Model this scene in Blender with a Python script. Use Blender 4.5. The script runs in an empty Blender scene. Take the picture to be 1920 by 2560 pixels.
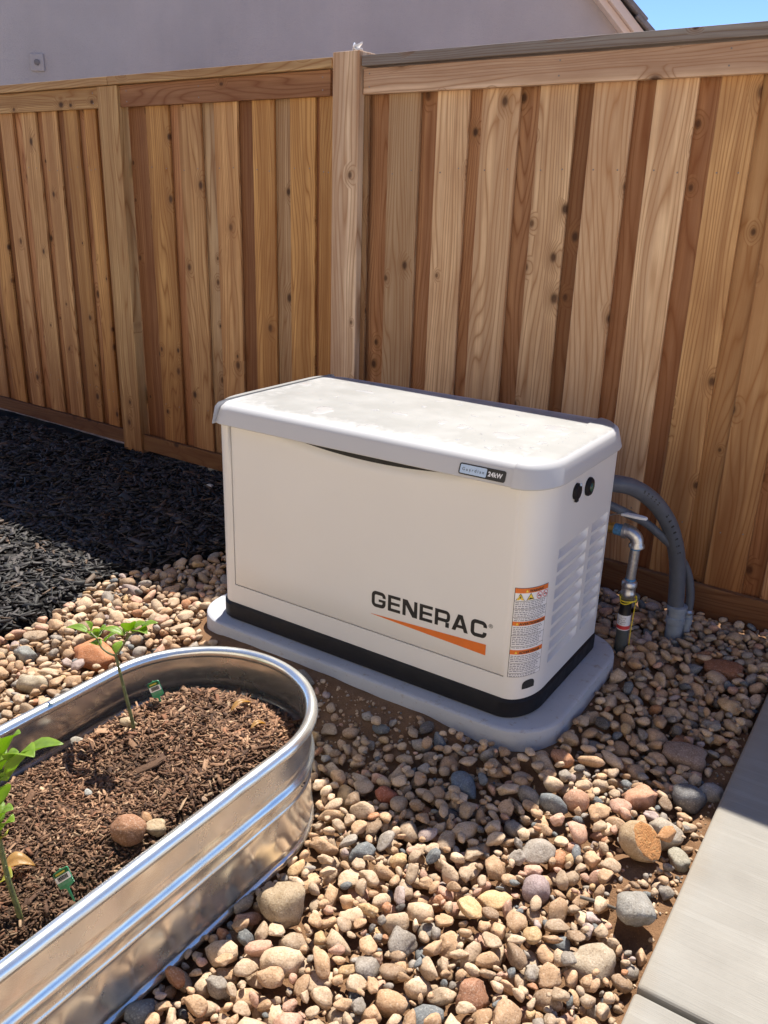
import bpy, bmesh, math, random
import numpy as np
from mathutils import Vector, Matrix, noise as mnoise

SC = bpy.context.scene
COL = SC.collection
rnd = random.Random(11)
rs = np.random.RandomState(5)

# ------------------------------------------------------------------ camera
CAM = np.array([1.3819829, -2.2858211, 1.47268397, -0.57410086, 0.35033573, 0.03137222, 2124.83873626])
def cam_rot():
    yaw, pitch, roll = CAM[3:6]
    cy, sy, cp, sp = math.cos(yaw), math.sin(yaw), math.cos(pitch), math.sin(pitch)
    f = np.array([sy*cp, cy*cp, -sp]); r = np.array([cy, -sy, 0]); u = np.cross(r, f)
    cr, sr = math.cos(roll), math.sin(roll)
    return r*cr+u*sr, -r*sr+u*cr, f
CR, CU, CF = cam_rot()
cd = bpy.data.cameras.new('camera')
cam = bpy.data.objects.new('camera', cd); COL.objects.link(cam)
m = Matrix.Identity(4)
for i in range(3):
    m[i][0], m[i][1], m[i][2], m[i][3] = CR[i], CU[i], -CF[i], CAM[i]
cam.matrix_world = m
cd.sensor_fit = 'HORIZONTAL'; cd.sensor_width = 36; cd.lens = CAM[6]/1920*36
cd.clip_start = 0.05; cd.clip_end = 500
SC.camera = cam

# ------------------------------------------------------------------ light
SUN_DIR = Vector((-0.17, 0.58, 1.0)).normalized()
el = math.asin(SUN_DIR.z); az = math.atan2(SUN_DIR.x, SUN_DIR.y)
W = bpy.data.worlds.new('World'); SC.world = W; W.use_nodes = True
nt = W.node_tree; nt.nodes.clear()
sky = nt.nodes.new('ShaderNodeTexSky'); sky.sky_type = 'NISHITA'; sky.sun_disc = False
sky.sun_elevation = el; sky.sun_rotation = az
sky.air_density = 0.5; sky.dust_density = 0.0; sky.ozone_density = 2.5; sky.altitude = 300
bg = nt.nodes.new('ShaderNodeBackground'); bg.inputs['Strength'].default_value = 0.128
wo = nt.nodes.new('ShaderNodeOutputWorld')
tint = nt.nodes.new('ShaderNodeMix'); tint.data_type = 'RGBA'; tint.blend_type = 'MULTIPLY'; tint.inputs[0].default_value = 1.
tint.inputs[7].default_value = (.75, .82, .93, 1); nt.links.new(sky.outputs[0], tint.inputs[6]); nt.links.new(tint.outputs[2], bg.inputs[0]); nt.links.new(bg.outputs[0], wo.inputs[0])
sd = bpy.data.lights.new('sun', 'SUN'); sd.energy = 4.3; sd.angle = math.radians(0.53); sd.color = (1.0, 0.94, 0.84)
sun = bpy.data.objects.new('sun', sd); COL.objects.link(sun)
sun.rotation_euler = SUN_DIR.to_track_quat('Z', 'Y').to_euler()
SC.view_settings.view_transform = 'Standard'; SC.view_settings.look = 'None'
SC.view_settings.exposure = 1.12; SC.view_settings.gamma = 1.0
SC.view_settings.use_curve_mapping = False
SC.cycles.max_bounces = 8; SC.cycles.diffuse_bounces = 5

# ------------------------------------------------------------------ helpers
def sock(n, *names):
    for k in names:
        if k in n.inputs: return n.inputs[k]
class NT:
    """small helper for shader node trees"""
    def __init__(s, name):
        s.m = bpy.data.materials.new(name); s.m.use_nodes = True
        s.t = s.m.node_tree; s.t.nodes.clear()
        s.out = s.t.nodes.new('ShaderNodeOutputMaterial'); s.b = s.t.nodes.new('ShaderNodeBsdfPrincipled')
        s.t.links.new(s.b.outputs[0], s.out.inputs[0])
    def n(s, ty, **kw):
        x = s.t.nodes.new(ty)
        for k, v in kw.items(): setattr(x, k, v)
        return x
    def set(s, node, key, v):
        i = node.inputs[key]
        if hasattr(v, 'is_output'): s.t.links.new(v, i)
        else: i.default_value = v
    def math(s, op, a, b=0.0, c=None, clamp=False):
        x = s.n('ShaderNodeMath', operation=op, use_clamp=clamp); s.set(x, 0, a); s.set(x, 1, b)
        if c is not None: s.set(x, 2, c)
        return x.outputs[0]
    def mix(s, f, a, b, mode='MIX'):
        x = s.n('ShaderNodeMix', data_type='RGBA', blend_type=mode)
        s.set(x, 0, f)
        for i, v in ((6, a), (7, b)):
            if hasattr(v, 'is_output'): s.t.links.new(v, x.inputs[i])
            else: x.inputs[i].default_value = (*v[:3], 1)
        return x.outputs[2]
    def noise(s, vec, scale, detail=3, rough=.55, dist=0.0):
        x = s.n('ShaderNodeTexNoise'); s.t.links.new(vec, x.inputs['Vector'])
        s.set(x, 'Scale', scale); s.set(x, 'Detail', detail); s.set(x, 'Roughness', rough); s.set(x, 'Distortion', dist)
        return x.outputs['Fac']
    def ramp(s, f, pts):
        x = s.n('ShaderNodeValToRGB'); s.t.links.new(f, x.inputs[0])
        e = x.color_ramp.elements
        while len(e) < len(pts): e.new(0.5)
        for el_, (p, c) in zip(e, pts):
            el_.position = p; el_.color = (*c, 1) if len(c) == 3 else c
        return x.outputs[0]
    def map(s, f, a, b, c=0., d=1.):
        x = s.n('ShaderNodeMapRange'); s.set(x, 0, f); s.set(x, 1, a); s.set(x, 2, b); s.set(x, 3, c); s.set(x, 4, d)
        return x.outputs[0]
    def vmul(s, vec, v):
        x = s.n('ShaderNodeVectorMath', operation='MULTIPLY'); s.t.links.new(vec, x.inputs[0]); x.inputs[1].default_value = v
        return x.outputs[0]
    def pos(s): return s.n('ShaderNodeNewGeometry').outputs['Position']
    def obj(s): return s.n('ShaderNodeTexCoord').outputs['Object']
    def bump(s, h, strength=.3, dist=.01):
        x = s.n('ShaderNodeBump'); s.set(x, 'Height', h); s.set(x, 'Strength', strength); s.set(x, 'Distance', dist)
        s.t.links.new(x.outputs[0], s.b.inputs['Normal'])
    def base(s, c): s.set(s.b, 'Base Color', c if hasattr(c, 'is_output') else (*c, 1))
    def rough(s, v): s.set(s.b, 'Roughness', v)

def flat_mat(name, c, rough=.5, metal=0., var=.12, scale=40., bump=0., spec=None):
    k = NT(name); p = k.pos(); f = k.noise(p, scale, 4)
    k.base(k.mix(k.map(f, .3, .7), [x*(1-var) for x in c], [min(1, x*(1+var)) for x in c]))
    k.rough(k.map(k.noise(p, scale*.6, 2), .3, .7, max(0.02, rough*.85), min(1, rough*1.15))); k.set(k.b, 'Metallic', metal)
    if spec is not None: k.set(k.b, 'Specular IOR Level', spec)
    if bump: k.bump(f, bump, .004)
    return k.m

class MB:
    def __init__(s): s.v = []; s.f = []; s.mi = []; s.cur = 0
    def add(s, vs, fs):
        o = len(s.v); s.v += [tuple(p) for p in vs]
        s.f += [tuple(i+o for i in f) for f in fs]; s.mi += [s.cur]*len(fs); return s
    def box(s, a, b):
        x0, y0, z0 = a; x1, y1, z1 = b
        return s.add([(x0,y0,z0),(x1,y0,z0),(x1,y1,z0),(x0,y1,z0),(x0,y0,z1),(x1,y0,z1),(x1,y1,z1),(x0,y1,z1)],
                     [(3,2,1,0),(4,5,6,7),(0,1,5,4),(1,2,6,5),(2,3,7,6),(3,0,4,7)])
    def loft(s, rings, cap0=True, cap1=True, closed=True):
        n = len(rings[0]); vs = [p for r in rings for p in r]; fs = []
        for k in range(len(rings)-1):
            for i in range(n if closed else n-1):
                j = (i+1) % n; fs.append((k*n+i, k*n+j, (k+1)*n+j, (k+1)*n+i))
        if cap0: fs.append(tuple(range(n-1, -1, -1)))
        if cap1: fs.append(tuple((len(rings)-1)*n+i for i in range(n)))
        return s.add(vs, fs)
    def tube(s, path, r, seg=12, cap=True, flat=1.0):
        P = [Vector(p) for p in path]; R = r if hasattr(r, '__len__') else [r]*len(P); rings = []
        up = None
        for i, p in enumerate(P):
            t = (P[min(i+1, len(P)-1)]-P[max(i-1, 0)]).normalized()
            if up is None: up = t.orthogonal().normalized()
            up = (up - t*up.dot(t)).normalized(); sd_ = t.cross(up)
            rings.append([p+up*math.cos(a)*R[i]+sd_*math.sin(a)*R[i]*flat for a in [2*math.pi*k/seg for k in range(seg)]])
        return s.loft(rings, cap, cap)
    def lathe(s, c, prof, seg=24, axis='z'):
        rings = []
        for r, h in prof:
            ring = []
            for k in range(seg):
                a = 2*math.pi*k/seg; x, y = r*math.cos(a), r*math.sin(a)
                ring.append({'z': (c[0]+x, c[1]+y, c[2]+h), 'x': (c[0]+h, c[1]+x, c[2]+y), 'y': (c[0]+y, c[1]+h, c[2]+x)}[axis])
            rings.append(ring)
        return s.loft(rings)
    def build(s, name, mat, parent=None, org=(0,0,0), smooth=None, bevel=0., merge=False, seg=2, tri=False):
        me = bpy.data.meshes.new(name)
        me.from_pydata([(p[0]-org[0], p[1]-org[1], p[2]-org[2]) for p in s.v], [], s.f)
        mats = mat if isinstance(mat, (list, tuple)) else [mat]
        for q in mats: me.materials.append(q)
        if len(mats) > 1: me.polygons.foreach_set('material_index', s.mi)
        bm = bmesh.new(); bm.from_mesh(me)
        if merge:
            bmesh.ops.remove_doubles(bm, verts=bm.verts, dist=1e-5)
            bmesh.ops.dissolve_degenerate(bm, edges=bm.edges, dist=1e-6)
        if tri: bmesh.ops.triangulate(bm, faces=bm.faces)
        if merge or tri is False: bmesh.ops.recalc_face_normals(bm, faces=bm.faces)
        bm.to_mesh(me); bm.free()
        if smooth is not None:
            me.shade_smooth()
            if smooth < 179: me.set_sharp_from_angle(angle=math.radians(smooth))
        return link(name, me, parent, bevel, seg)

def link(name, me, parent=None, bevel=0., seg=2):
    o = bpy.data.objects.new(name, me); COL.objects.link(o)
    if parent: o.parent = parent
    if bevel:
        b = o.modifiers.new('bevel', 'BEVEL'); b.width = bevel; b.segments = seg; b.limit_method = 'ANGLE'; b.angle_limit = math.radians(40)
        b.harden_normals = False
    return o
def tag(o, label=None, cat=None, group=None, kind=None):
    if label: o['label'] = label
    if cat: o['category'] = cat
    if group: o['group'] = group
    if kind: o['kind'] = kind
    return o
def empty(name, loc, label=None, cat=None, group=None, rz=0.):
    o = bpy.data.objects.new(name, None); COL.objects.link(o); o.location = loc; o.rotation_euler = (0,0,rz)
    o.empty_display_size = .05
    return tag(o, label, cat, group)

def ell(L, Wd, f=(.072,.13), b=(.06,.07), n=10, z=0.):
    """rounded rectangle outline in plan, elliptical corners (front corners f, back corners b); counter-clockwise from right side"""
    pts = []
    for sx, sy, a0, (ax, ay) in ((1,-1,270,f),(1,1,0,b),(-1,1,90,b),(-1,-1,180,f)):
        for k in range(n+1):
            a = math.radians(a0+90*k/n)
            pts.append((sx*(L-ax)+ax*math.cos(a), sy*(Wd-ay)+ay*math.sin(a), z))
    return pts
def text_mesh(body, size, spacing=1.0, bold=0.0, align='LEFT', xs=1.0):
    c = bpy.data.curves.new('lettering', 'FONT'); c.body = body; c.size = size; c.space_character = spacing
    c.offset = bold; c.align_x = align; c.resolution_u = 3; c.fill_mode = 'FRONT'
    o = bpy.data.objects.new('lettering', c); COL.objects.link(o)
    dg = bpy.context.evaluated_depsgraph_get(); dg.update()
    me = bpy.data.meshes.new_from_object(o.evaluated_get(dg))
    V = [(v.co.x*xs, v.co.y) for v in me.vertices]; F = [tuple(p.vertices) for p in me.polygons]
    bpy.data.objects.remove(o); bpy.data.meshes.remove(me); bpy.data.curves.remove(c)
    return V, F

# ------------------------------------------------------------------ materials
def wood_mat(name, along='Z', tint=(1,1,1), stain=True):
    k = NT(name)
    oi = k.n('ShaderNodeObjectInfo'); o = k.obj()
    off = k.n('ShaderNodeVectorMath', operation='SCALE'); k.t.links.new(oi.outputs['Random'], off.inputs[3]); off.inputs[0].default_value = (37., 53., 91.)
    ad = k.n('ShaderNodeVectorMath', operation='ADD'); k.t.links.new(o, ad.inputs[0]); k.t.links.new(off.outputs[0], ad.inputs[1])
    P = ad.outputs[0]
    if along == 'X':
        sp = k.n('ShaderNodeSeparateXYZ'); k.t.links.new(P, sp.inputs[0]); cb = k.n('ShaderNodeCombineXYZ')
        k.t.links.new(sp.outputs[2], cb.inputs[0]); k.t.links.new(sp.outputs[1], cb.inputs[1]); k.t.links.new(sp.outputs[0], cb.inputs[2]); P = cb.outputs[0]
    # knots: stretched voronoi cells, only some of them carry a knot
    vo = k.n('ShaderNodeTexVoronoi', feature='F1'); vo.voronoi_dimensions = '2D'; sv = k.n('ShaderNodeSeparateXYZ'); k.t.links.new(k.vmul(P, (8., 1., 5.6)), sv.inputs[0]); cv = k.n('ShaderNodeCombineXYZ')
    k.t.links.new(sv.outputs[0], cv.inputs[0]); k.t.links.new(sv.outputs[2], cv.inputs[1]); k.t.links.new(cv.outputs[0], vo.inputs['Vector']); k.set(vo, 'Scale', 1.0)
    sepc = k.n('ShaderNodeSeparateColor'); k.t.links.new(vo.outputs['Color'], sepc.inputs[0])
    has = k.math('LESS_THAN', sepc.outputs[0], .27)
    size = k.math('MULTIPLY_ADD', sepc.outputs[1], .10, .05)
    kd = k.math('DIVIDE', vo.outputs['Distance'], size)
    knot = k.math('MULTIPLY', k.map(kd, .45, 1.1, 1., 0.), has)
    halo = k.math('MULTIPLY', k.map(kd, .6, 3.0, 1., 0.), has)
    # growth rings seen on a flat sawn face: rings round a far axis bent by slow noise and by the knots
    slow = k.noise(k.vmul(P, (5., 5., .55)), 1.0, 2, .5)
    sx = k.n('ShaderNodeSeparateXYZ'); k.t.links.new(P, sx.inputs[0])
    q = k.math('ADD', k.math('MULTIPLY', sx.outputs[0], 46.), k.math('MULTIPLY', slow, 19.))
    q = k.math('ADD', q, k.math('MULTIPLY', halo, 2.6))
    ring = k.math('PINGPONG', q, .5)
    ring = k.math('POWER', k.math('MULTIPLY', ring, 2.), 3.6)
    fine = k.noise(k.vmul(P, (330., 330., 5.)), 1.0, 3, .6)
    mid = k.noise(k.vmul(P, (42., 42., 1.1)), 1.0, 3, .6)
    sap = k.map(k.noise(k.vmul(P, (12., 3., .16)), 1.0, 1, .5), .46, .555)
    c = oi.outputs['Color']
    dark = k.mix(1.0, c, (.62, .46, .34), 'MULTIPLY')
    lightc = k.mix(1., c, (1.42, 1.5, 1.5), 'MULTIPLY')
    col = k.mix(k.math('MULTIPLY', sap, .9), c, lightc)
    col = k.mix(k.math('MULTIPLY', ring, .9), col, dark)
    col = k.mix(k.map(mid, .35, .72, 0., .65), col, dark)
    col = k.mix(k.map(fine, .5, .85, 0., .35), col, k.mix(1., c, (.5, .4, .33), 'MULTIPLY'))
    col = k.mix(k.math('MULTIPLY', halo, .5), col, (.25, .12, .045))
    col = k.mix(k.math('MULTIPLY', knot, .9), col, (.055, .024, .012))
    blot = k.noise(k.vmul(P, (7., 7., 2.2)), 1.0, 4, .6)
    col = k.mix(k.map(blot, .42, .72, 0., .55), col, k.mix(1., c, (.60, .46, .38), 'MULTIPLY'))
    if stain:   # damp wicked up from the wet ground, ragged upper edge
        g = k.n('ShaderNodeSeparateXYZ'); k.t.links.new(k.pos(), g.inputs[0])
        hgt = k.math('ADD', g.outputs[2], k.math('MULTIPLY', k.noise(k.vmul(P, (16., 16., 1.5)), 1., 3), -.62))
        wet = k.map(hgt, -.24, .55, .9, 0.)
        col = k.mix(wet, col, k.mix(1., col, (.44, .30, .22), 'MULTIPLY'))
    k.base(col); k.rough(k.map(fine, .3, .8, .62, .85)); k.set(k.b, 'Specular IOR Level', .25)
    h = k.math('ADD', k.math('MULTIPLY', ring, -.5), k.math('MULTIPLY', fine, .7))
    h = k.math('ADD', h, k.math('MULTIPLY', knot, -.8))
    k.bump(h, .35, .0025)
    return k.m
M_WOODZ = wood_mat('cedar_upright', 'Z'); M_WOODX = wood_mat('cedar_level', 'X', stain=False); M_WOODK = wood_mat('cedar_kickboard', 'X')

def stone_mat(name, src):
    k = NT(name); p = k.pos()
    if src == 'object': c = k.n('ShaderNodeObjectInfo').outputs['Color']
    else: c = k.n('ShaderNodeAttribute', attribute_name='stone_colour').outputs['Color']
    f1 = k.noise(p, 42, 4, .6, .4); f2 = k.noise(p, 260, 3, .6); f3 = k.noise(k.vmul(p, (1., 1.6, 3.2)), 60, 3, .5, 1.5)
    col = k.mix(k.map(f1, .38, .66, 0., .75), c, k.mix(1., c, (.70, .66, .60), 'MULTIPLY'))
    col = k.mix(k.map(f3, .60, .72, 0., .45), col, k.mix(.5, c, (.55, .46, .36)))
    col = k.mix(k.map(f2, .54, .70, 0., .75), col, k.mix(1., c, (.42, .38, .36), 'MULTIPLY'))
    col = k.mix(k.map(f2, .43, .30, 0., .6), col, k.mix(.45, c, (.75, .70, .62)))
    k.base(col); k.rough(k.map(f1, .3, .7, .62, .88)); k.set(k.b, 'Specular IOR Level', .3)
    k.bump(k.math('ADD', f1, k.math('MULTIPLY', f2, .45)), .65, .004)
    return k.m
M_STONE = stone_mat('river_stone', 'object'); M_STONES = stone_mat('river_stones', 'attr')

def soil_mat(name, c0, c1, sc=1.):
    k = NT(name); p = k.pos(); f = k.noise(p, 14*sc, 5, .65); g = k.noise(p, 160*sc, 4, .7); h = k.noise(p, 420*sc, 2, .6)
    col = k.mix(k.map(f, .3, .7), c0, c1); col = k.mix(k.map(g, .55, .75, 0., .6), col, [x*.45 for x in c0])
    col = k.mix(k.map(h, .62, .72, 0., .6), col, [min(.6, x*2.3) for x in c1])
    k.base(col); k.rough(.95); k.set(k.b, 'Specular IOR Level', .15); k.bump(k.math('ADD', g, k.math('MULTIPLY', h, .5)), .9, .006)
    return k.m
M_SOIL = soil_mat('brown_dirt', (.17,.092,.048), (.25,.145,.08))
M_POTSOIL = soil_mat('potting_soil', (.05,.032,.021), (.085,.055,.036))
M_MULCHBASE = soil_mat('black_mulch_bed', (.010,.009,.009), (.018,.016,.016))

def attr_mat(name, attr, rough=.8, spec=.3, tintlo=.6):
    k = NT(name); c = k.n('ShaderNodeAttribute', attribute_name=attr).outputs['Color']; p = k.pos()
    f = k.noise(p, 300, 3, .6); k.base(k.mix(k.map(f, .35, .7), c, k.mix(1., c, (tintlo,)*3, 'MULTIPLY')))
    k.rough(rough); k.set(k.b, 'Specular IOR Level', spec); k.bump(f, .4, .002); return k.m
M_CHIP = attr_mat('black_bark_chips', 'chip_colour', .62, .45); M_BARK = attr_mat('brown_bark_chips', 'chip_colour', .8, .3)

def concrete_mat():
    k = NT('broomed_concrete'); p = k.pos()
    br = k.noise(k.vmul(p, (7., 300., 20.)), 1., 3, .6, .3); br2 = k.noise(k.vmul(p, (2.2, 55., 8.)), 1., 2, .5)
    bl = k.noise(p, 5., 4, .6); sp = k.noise(p, 300., 2, .5)
    col = k.mix(k.map(bl, .3, .7), (.245,.231,.205), (.30,.285,.255))
    col = k.mix(k.map(br2, .53, .78, 0., .28), col, (.40,.39,.36))
    col = k.mix(k.map(br, .56, .75, 0., .42), col, (.22,.21,.19))
    col = k.mix(k.map(sp, .70, .76, 0., .6), col, (.20,.18,.16))
    ps = k.n('ShaderNodeSeparateXYZ'); k.t.links.new(p, ps.inputs[0])
    edge = k.math('ADD', ps.outputs[0], k.math('MULTIPLY', bl, .07))
    col = k.mix(k.map(edge, 1.165, 1.215, .38, 0.), col, (.27,.21,.14))   # dirt rubbed along the edge
    k.base(col); k.rough(.85); k.set(k.b, 'Specular IOR Level', .25)
    k.bump(k.math('ADD', k.math('MULTIPLY', br, 1.), k.math('MULTIPLY', sp, .3)), .35, .003); return k.m
M_CONC = concrete_mat()

def paint(name, c, rough=.38, dust_dim=None):
    k = NT(name); p = k.pos(); f = k.noise(p, 3., 3, .5); g = k.noise(p, 900., 2, .5)
    col = k.mix(k.map(f, .3, .7), [x*.965 for x in c], c)
    d = k.noise(p, 26., 5, .7); col = k.mix(k.map(d, .62, .80, 0., .10), col, [x*.62 for x in c])
    if dust_dim:     # film of dried rain and dust on top, coloured darker to offset sun
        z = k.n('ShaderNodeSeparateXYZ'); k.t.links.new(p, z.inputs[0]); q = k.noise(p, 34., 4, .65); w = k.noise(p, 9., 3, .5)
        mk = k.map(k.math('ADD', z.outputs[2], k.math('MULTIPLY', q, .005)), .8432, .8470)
        mk = k.math('MULTIPLY', mk, k.map(w, .25, .6, .78, 1.)); col = k.mix(mk, col, dust_dim)
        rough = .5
    k.base(col); k.rough(k.map(f, .3, .7, rough*.9, rough*1.15)); k.bump(g, .06, .0006); return k.m
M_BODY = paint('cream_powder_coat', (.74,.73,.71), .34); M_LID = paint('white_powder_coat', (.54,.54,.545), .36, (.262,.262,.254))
M_BLACK = flat_mat('black_moulded_plastic', (.010,.010,.013), .55, bump=.1, spec=.22)
M_DARK = flat_mat('dark_gap', (.02,.02,.02), .8)
M_INK = flat_mat('black_vinyl_ink', (.016,.015,.015), .45); M_ORANGE = flat_mat('orange_vinyl', (.70,.165,.022), .42, var=.05)
M_WHITEV = flat_mat('white_vinyl', (.78,.78,.79), .4, var=.03); M_GREYINK = flat_mat('grey_print', (.22,.22,.26), .5)
M_YELLOW = flat_mat('yellow_print', (.80,.58,.05), .45); M_RED = flat_mat('red_print', (.62,.05,.05), .45)
M_SILVER = flat_mat('pale_blue_foil', (.42,.55,.74), .3, .25, .04)
M_LENS = flat_mat('green_lens', (.03,.07,.045), .2)
def pad_mat():
    k = NT('pad_composite'); p = k.pos(); f = k.noise(p, 5, 4, .6); g = k.noise(p, 220, 3, .6); e = k.noise(k.vmul(p, (1., 1., 2.)), 38, 4, .7)
    col = k.mix(k.map(f, .3, .7), (.385,.40,.435), (.44,.455,.485)); col = k.mix(k.map(g, .6, .75, 0., .35), col, (.22,.22,.23))
    col = k.mix(k.map(e, .58, .70, 0., .6), col, (.27,.20,.14))
    k.base(col); k.rough(.7); k.bump(g, .25, .002); return k.m
M_PAD = pad_mat()
def galv_mat():
    k = NT('galvanised_steel'); p = k.pos()
    vo = k.n('ShaderNodeTexVoronoi'); k.t.links.new(p, vo.inputs['Vector']); k.set(vo, 'Scale', 55.)
    f = k.noise(p, 9, 4, .6); g = k.noise(k.vmul(p, (3., 3., 40.)), 1., 3, .5); w = k.noise(p, 7., 2, .4)
    sc = k.n('ShaderNodeSeparateColor'); k.t.links.new(vo.outputs['Color'], sc.inputs[0])
    col = k.mix(k.math('MULTIPLY', sc.outputs[0], .15), (.84,.85,.81), (.73,.735,.71)); col = k.mix(k.map(f, .5, .75, 0., .35), col, (.62,.60,.56))
    k.base(col); k.set(k.b, 'Metallic', .88)
    k.rough(k.math('ADD', k.map(f, .3, .7, .19, .30), k.math('MULTIPLY', sc.outputs[1], .01)))
    k.bump(k.math('ADD', k.math('MULTIPLY', w, 1.), k.math('MULTIPLY', g, .0)), .22, .03); return k.m
M_GALV = galv_mat()
M_ZINC = flat_mat('galvanised_fitting', (.50,.51,.53), .33, .9, .2, 120, .2); M_BRASS = flat_mat('brass', (.60,.42,.14), .32, .9)
M_BLUE = flat_mat('blue_thread_sealant', (.07,.22,.45), .5, var=.35, scale=150); M_CONDUIT = flat_mat('grey_flexible_conduit', (.085,.095,.12), .5, scale=30)
M_FITTING = flat_mat('grey_pvc_fitting', (.24,.28,.34), .45); M_RISER = flat_mat('grey_coated_pipe', (.075,.085,.085), .5)
M_WIRE = flat_mat('yellow_wire', (.75,.58,.03), .45); M_TAPE = flat_mat('black_tape', (.010,.010,.011), .35)
M_PALELEVER = flat_mat('pale_vinyl_lever', (.74,.76,.79), .4)
def stucco():
    k = NT('mauve_stucco'); p = k.pos(); f = k.noise(p, 1.6, 4, .6); g = k.noise(p, 85., 5, .7); s = k.noise(k.vmul(p, (2.5,2.5,.5)), 1., 4, .6)
    col = k.mix(k.map(f, .3, .7), (.45,.41,.41), (.51,.47,.47)); col = k.mix(k.map(s, .5, .75, 0., .45), col, (.58,.51,.495))
    col = k.mix(k.map(g, .55, .75, 0., .3), col, (.37,.32,.31)); k.base(col); k.rough(.95); k.bump(g, .6, .012); return k.m
M_STUCCO = stucco()
M_TRIM = flat_mat('cream_trim', (.76,.64,.56), .6, var=.05, scale=6); M_TILE = flat_mat('grey_roof_tile', (.20,.185,.185), .85, var=.3, scale=12, bump=.5)
M_OUTLET = flat_mat('grey_cover_plate', (.20,.18,.18), .8)
def leaf_mat(name, c, c2):
    k = NT(name); p = k.obj(); f = k.noise(k.pos(), 60, 3, .5)
    k.base(k.mix(k.map(f, .3, .7), c, c2)); k.rough(.42); 
    tr = k.n('ShaderNodeBsdfTranslucent'); tr.inputs[0].default_value = (c2[0]*1.6, c2[1]*1.6, c2[2]*.8, 1)
    ms = k.n('ShaderNodeMixShader'); ms.inputs[0].default_value = .5
    k.t.links.new(k.b.outputs[0], ms.inputs[1]); k.t.links.new(tr.outputs[0], ms.inputs[2]); k.t.links.new(ms.outputs[0], k.out.inputs[0])
    k.bump(k.noise(k.pos(), 140, 3), .3, .003); return k.m
M_LEAF = leaf_mat('pepper_leaf', (.19,.31,.04), (.28,.40,.06)); M_LEAFD = leaf_mat('dry_leaf', (.42,.26,.09), (.55,.36,.14)); M_LEAFY = leaf_mat('yellowing_leaf', (.34,.36,.05), (.42,.40,.07))
M_STEM = flat_mat('plant_stem', (.12,.13,.045), .6, var=.35, scale=90, bump=.3)
M_TAGG = flat_mat('green_tag', (.06,.34,.17), .35, var=.08); M_TAGD = flat_mat('dark_green_tag', (.012,.09,.035), .35); M_TAGY = flat_mat('yellow_tag_print', (.55,.48,.08), .4)
M_TAGW = flat_mat('pale_tag_panel', (.84,.86,.90), .35, var=.03); M_TAGM = flat_mat('mid_green_tag', (.12,.36,.22), .35)

# ------------------------------------------------------------------ setting: ground
def soil_h(x, y):
    """height of the dirt under the stones: bare raised patches in front of the pad and along the walkway"""
    h = -0.050
    n = mnoise.noise((x*3.1, y*3.1, 2.2))*.010 + mnoise.noise((x*11, y*11, 5.))*.004
    a = math.exp(-(((x-.12)/.42)**2 + ((y+.52+.10*x)/.115)**2)**1.6)
    n2 = mnoise.noise((x*6, y*6, 9.))*.02
    e = max(0., min(1., (x-1.085+n2*1.5)/.05)) if y < .2 else 0.
    b = math.exp(-(((x-1.05)/.10)**2 + ((y+.62)/.13)**2)**1.5)
    c = math.exp(-(((x-1.10)/.05)**2 + ((y+.05)/.3)**2)**1.5)*.8
    dp = max(abs(x)-.67, abs(y)-.362, 0.)
    fb = math.exp(-((y+.39)/.075)**2)*max(0., min(1., (.50-x)/.2))*max(0., min(1., (x+.66)/.15))*.024
    return h + n + fb + .038*min(1., a+e*.9+b*1.2+c*1.2) +   .058*max(0., 1-dp/.22)

gs = MB(); gs.add([(-60,-60,-.12),(60,-60,-.12),(60,60,-.12),(-60,60,-.12)], [(0,1,2,3)])
def ground_mat():
    k = NT('yard_ground'); p = k.pos(); f = k.noise(p, 1.2, 4, .6); g = k.noise(p, 40, 4, .7)
    col = k.mix(k.map(f, .3, .7), (.34,.26,.18), (.44,.36,.27)); col = k.mix(k.map(g, .5, .7, 0., .5), col, (.2,.15,.1)); k.base(col); k.rough(.95); k.bump(g, .8, .02); return k.m
tag(gs.build('ground', ground_mat()), kind='structure')
nb = MB(); nb.add([(-12,1.13,-.01),(4,1.0,-.01),(4,6.2,-.01),(-12,6.2,-.01)], [(0,1,2,3)])
def neigh_mat():
    k = NT('neighbour_gravel'); p = k.pos(); vo = k.n('ShaderNodeTexVoronoi'); k.t.links.new(p, vo.inputs['Vector']); k.set(vo, 'Scale', 28.)
    col = k.mix(k.map(vo.outputs['Distance'], .1, .8), (.55,.42,.30), (.30,.20,.13)); k.base(col); k.rough(.9); k.bump(vo.outputs['Distance'], -.8, .03); return k.m
tag(nb.build('side_yard_gravel', neigh_mat()), kind='structure')

XA, XB, YA, YB = -1.75, 1.14, -2.0, 1.0
RES = .004
gx = np.arange(XA, XB, RES); gy = np.arange(YA, YB, RES)
st = .02
vx = np.arange(XA, XB+.001+st, st); vy = np.arange(YA, YB+.001, st)
SH = np.array([[soil_h(min(x, 1.15), y) for y in vy] for x in vx])
gb = MB(); V = [(min(x, 1.142), y, SH[i, j]) for i, x in enumerate(vx) for j, y in enumerate(vy)]; ny = len(vy)
gb.add(V, [(i*ny+j, (i+1)*ny+j, (i+1)*ny+j+1, i*ny+j+1) for i in range(len(vx)-1) for j in range(ny-1)])
gravel = tag(gb.build('gravel_bed', M_SOIL, smooth=180), kind='structure')

# walkway of broomed slabs
WX0, WX1, WZ = 1.140, 2.45, .026
walk = MB(); walk.box((WX0+.02, -7., -.11), (WX1-.02, .93, -.045))
walk = tag(walk.build('walkway', M_CONC), kind='structure')
for (a, b) in ((-.934, .915), (-2.14, -.946), (-3.34, -2.152), (-4.56, -3.352), (-5.8, -4.572)):
    s = MB(); s.box((WX0, a, -.05), (WX1, b, WZ)); s.build('concrete_slab', M_CONC, walk, bevel=.009, seg=3)

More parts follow.
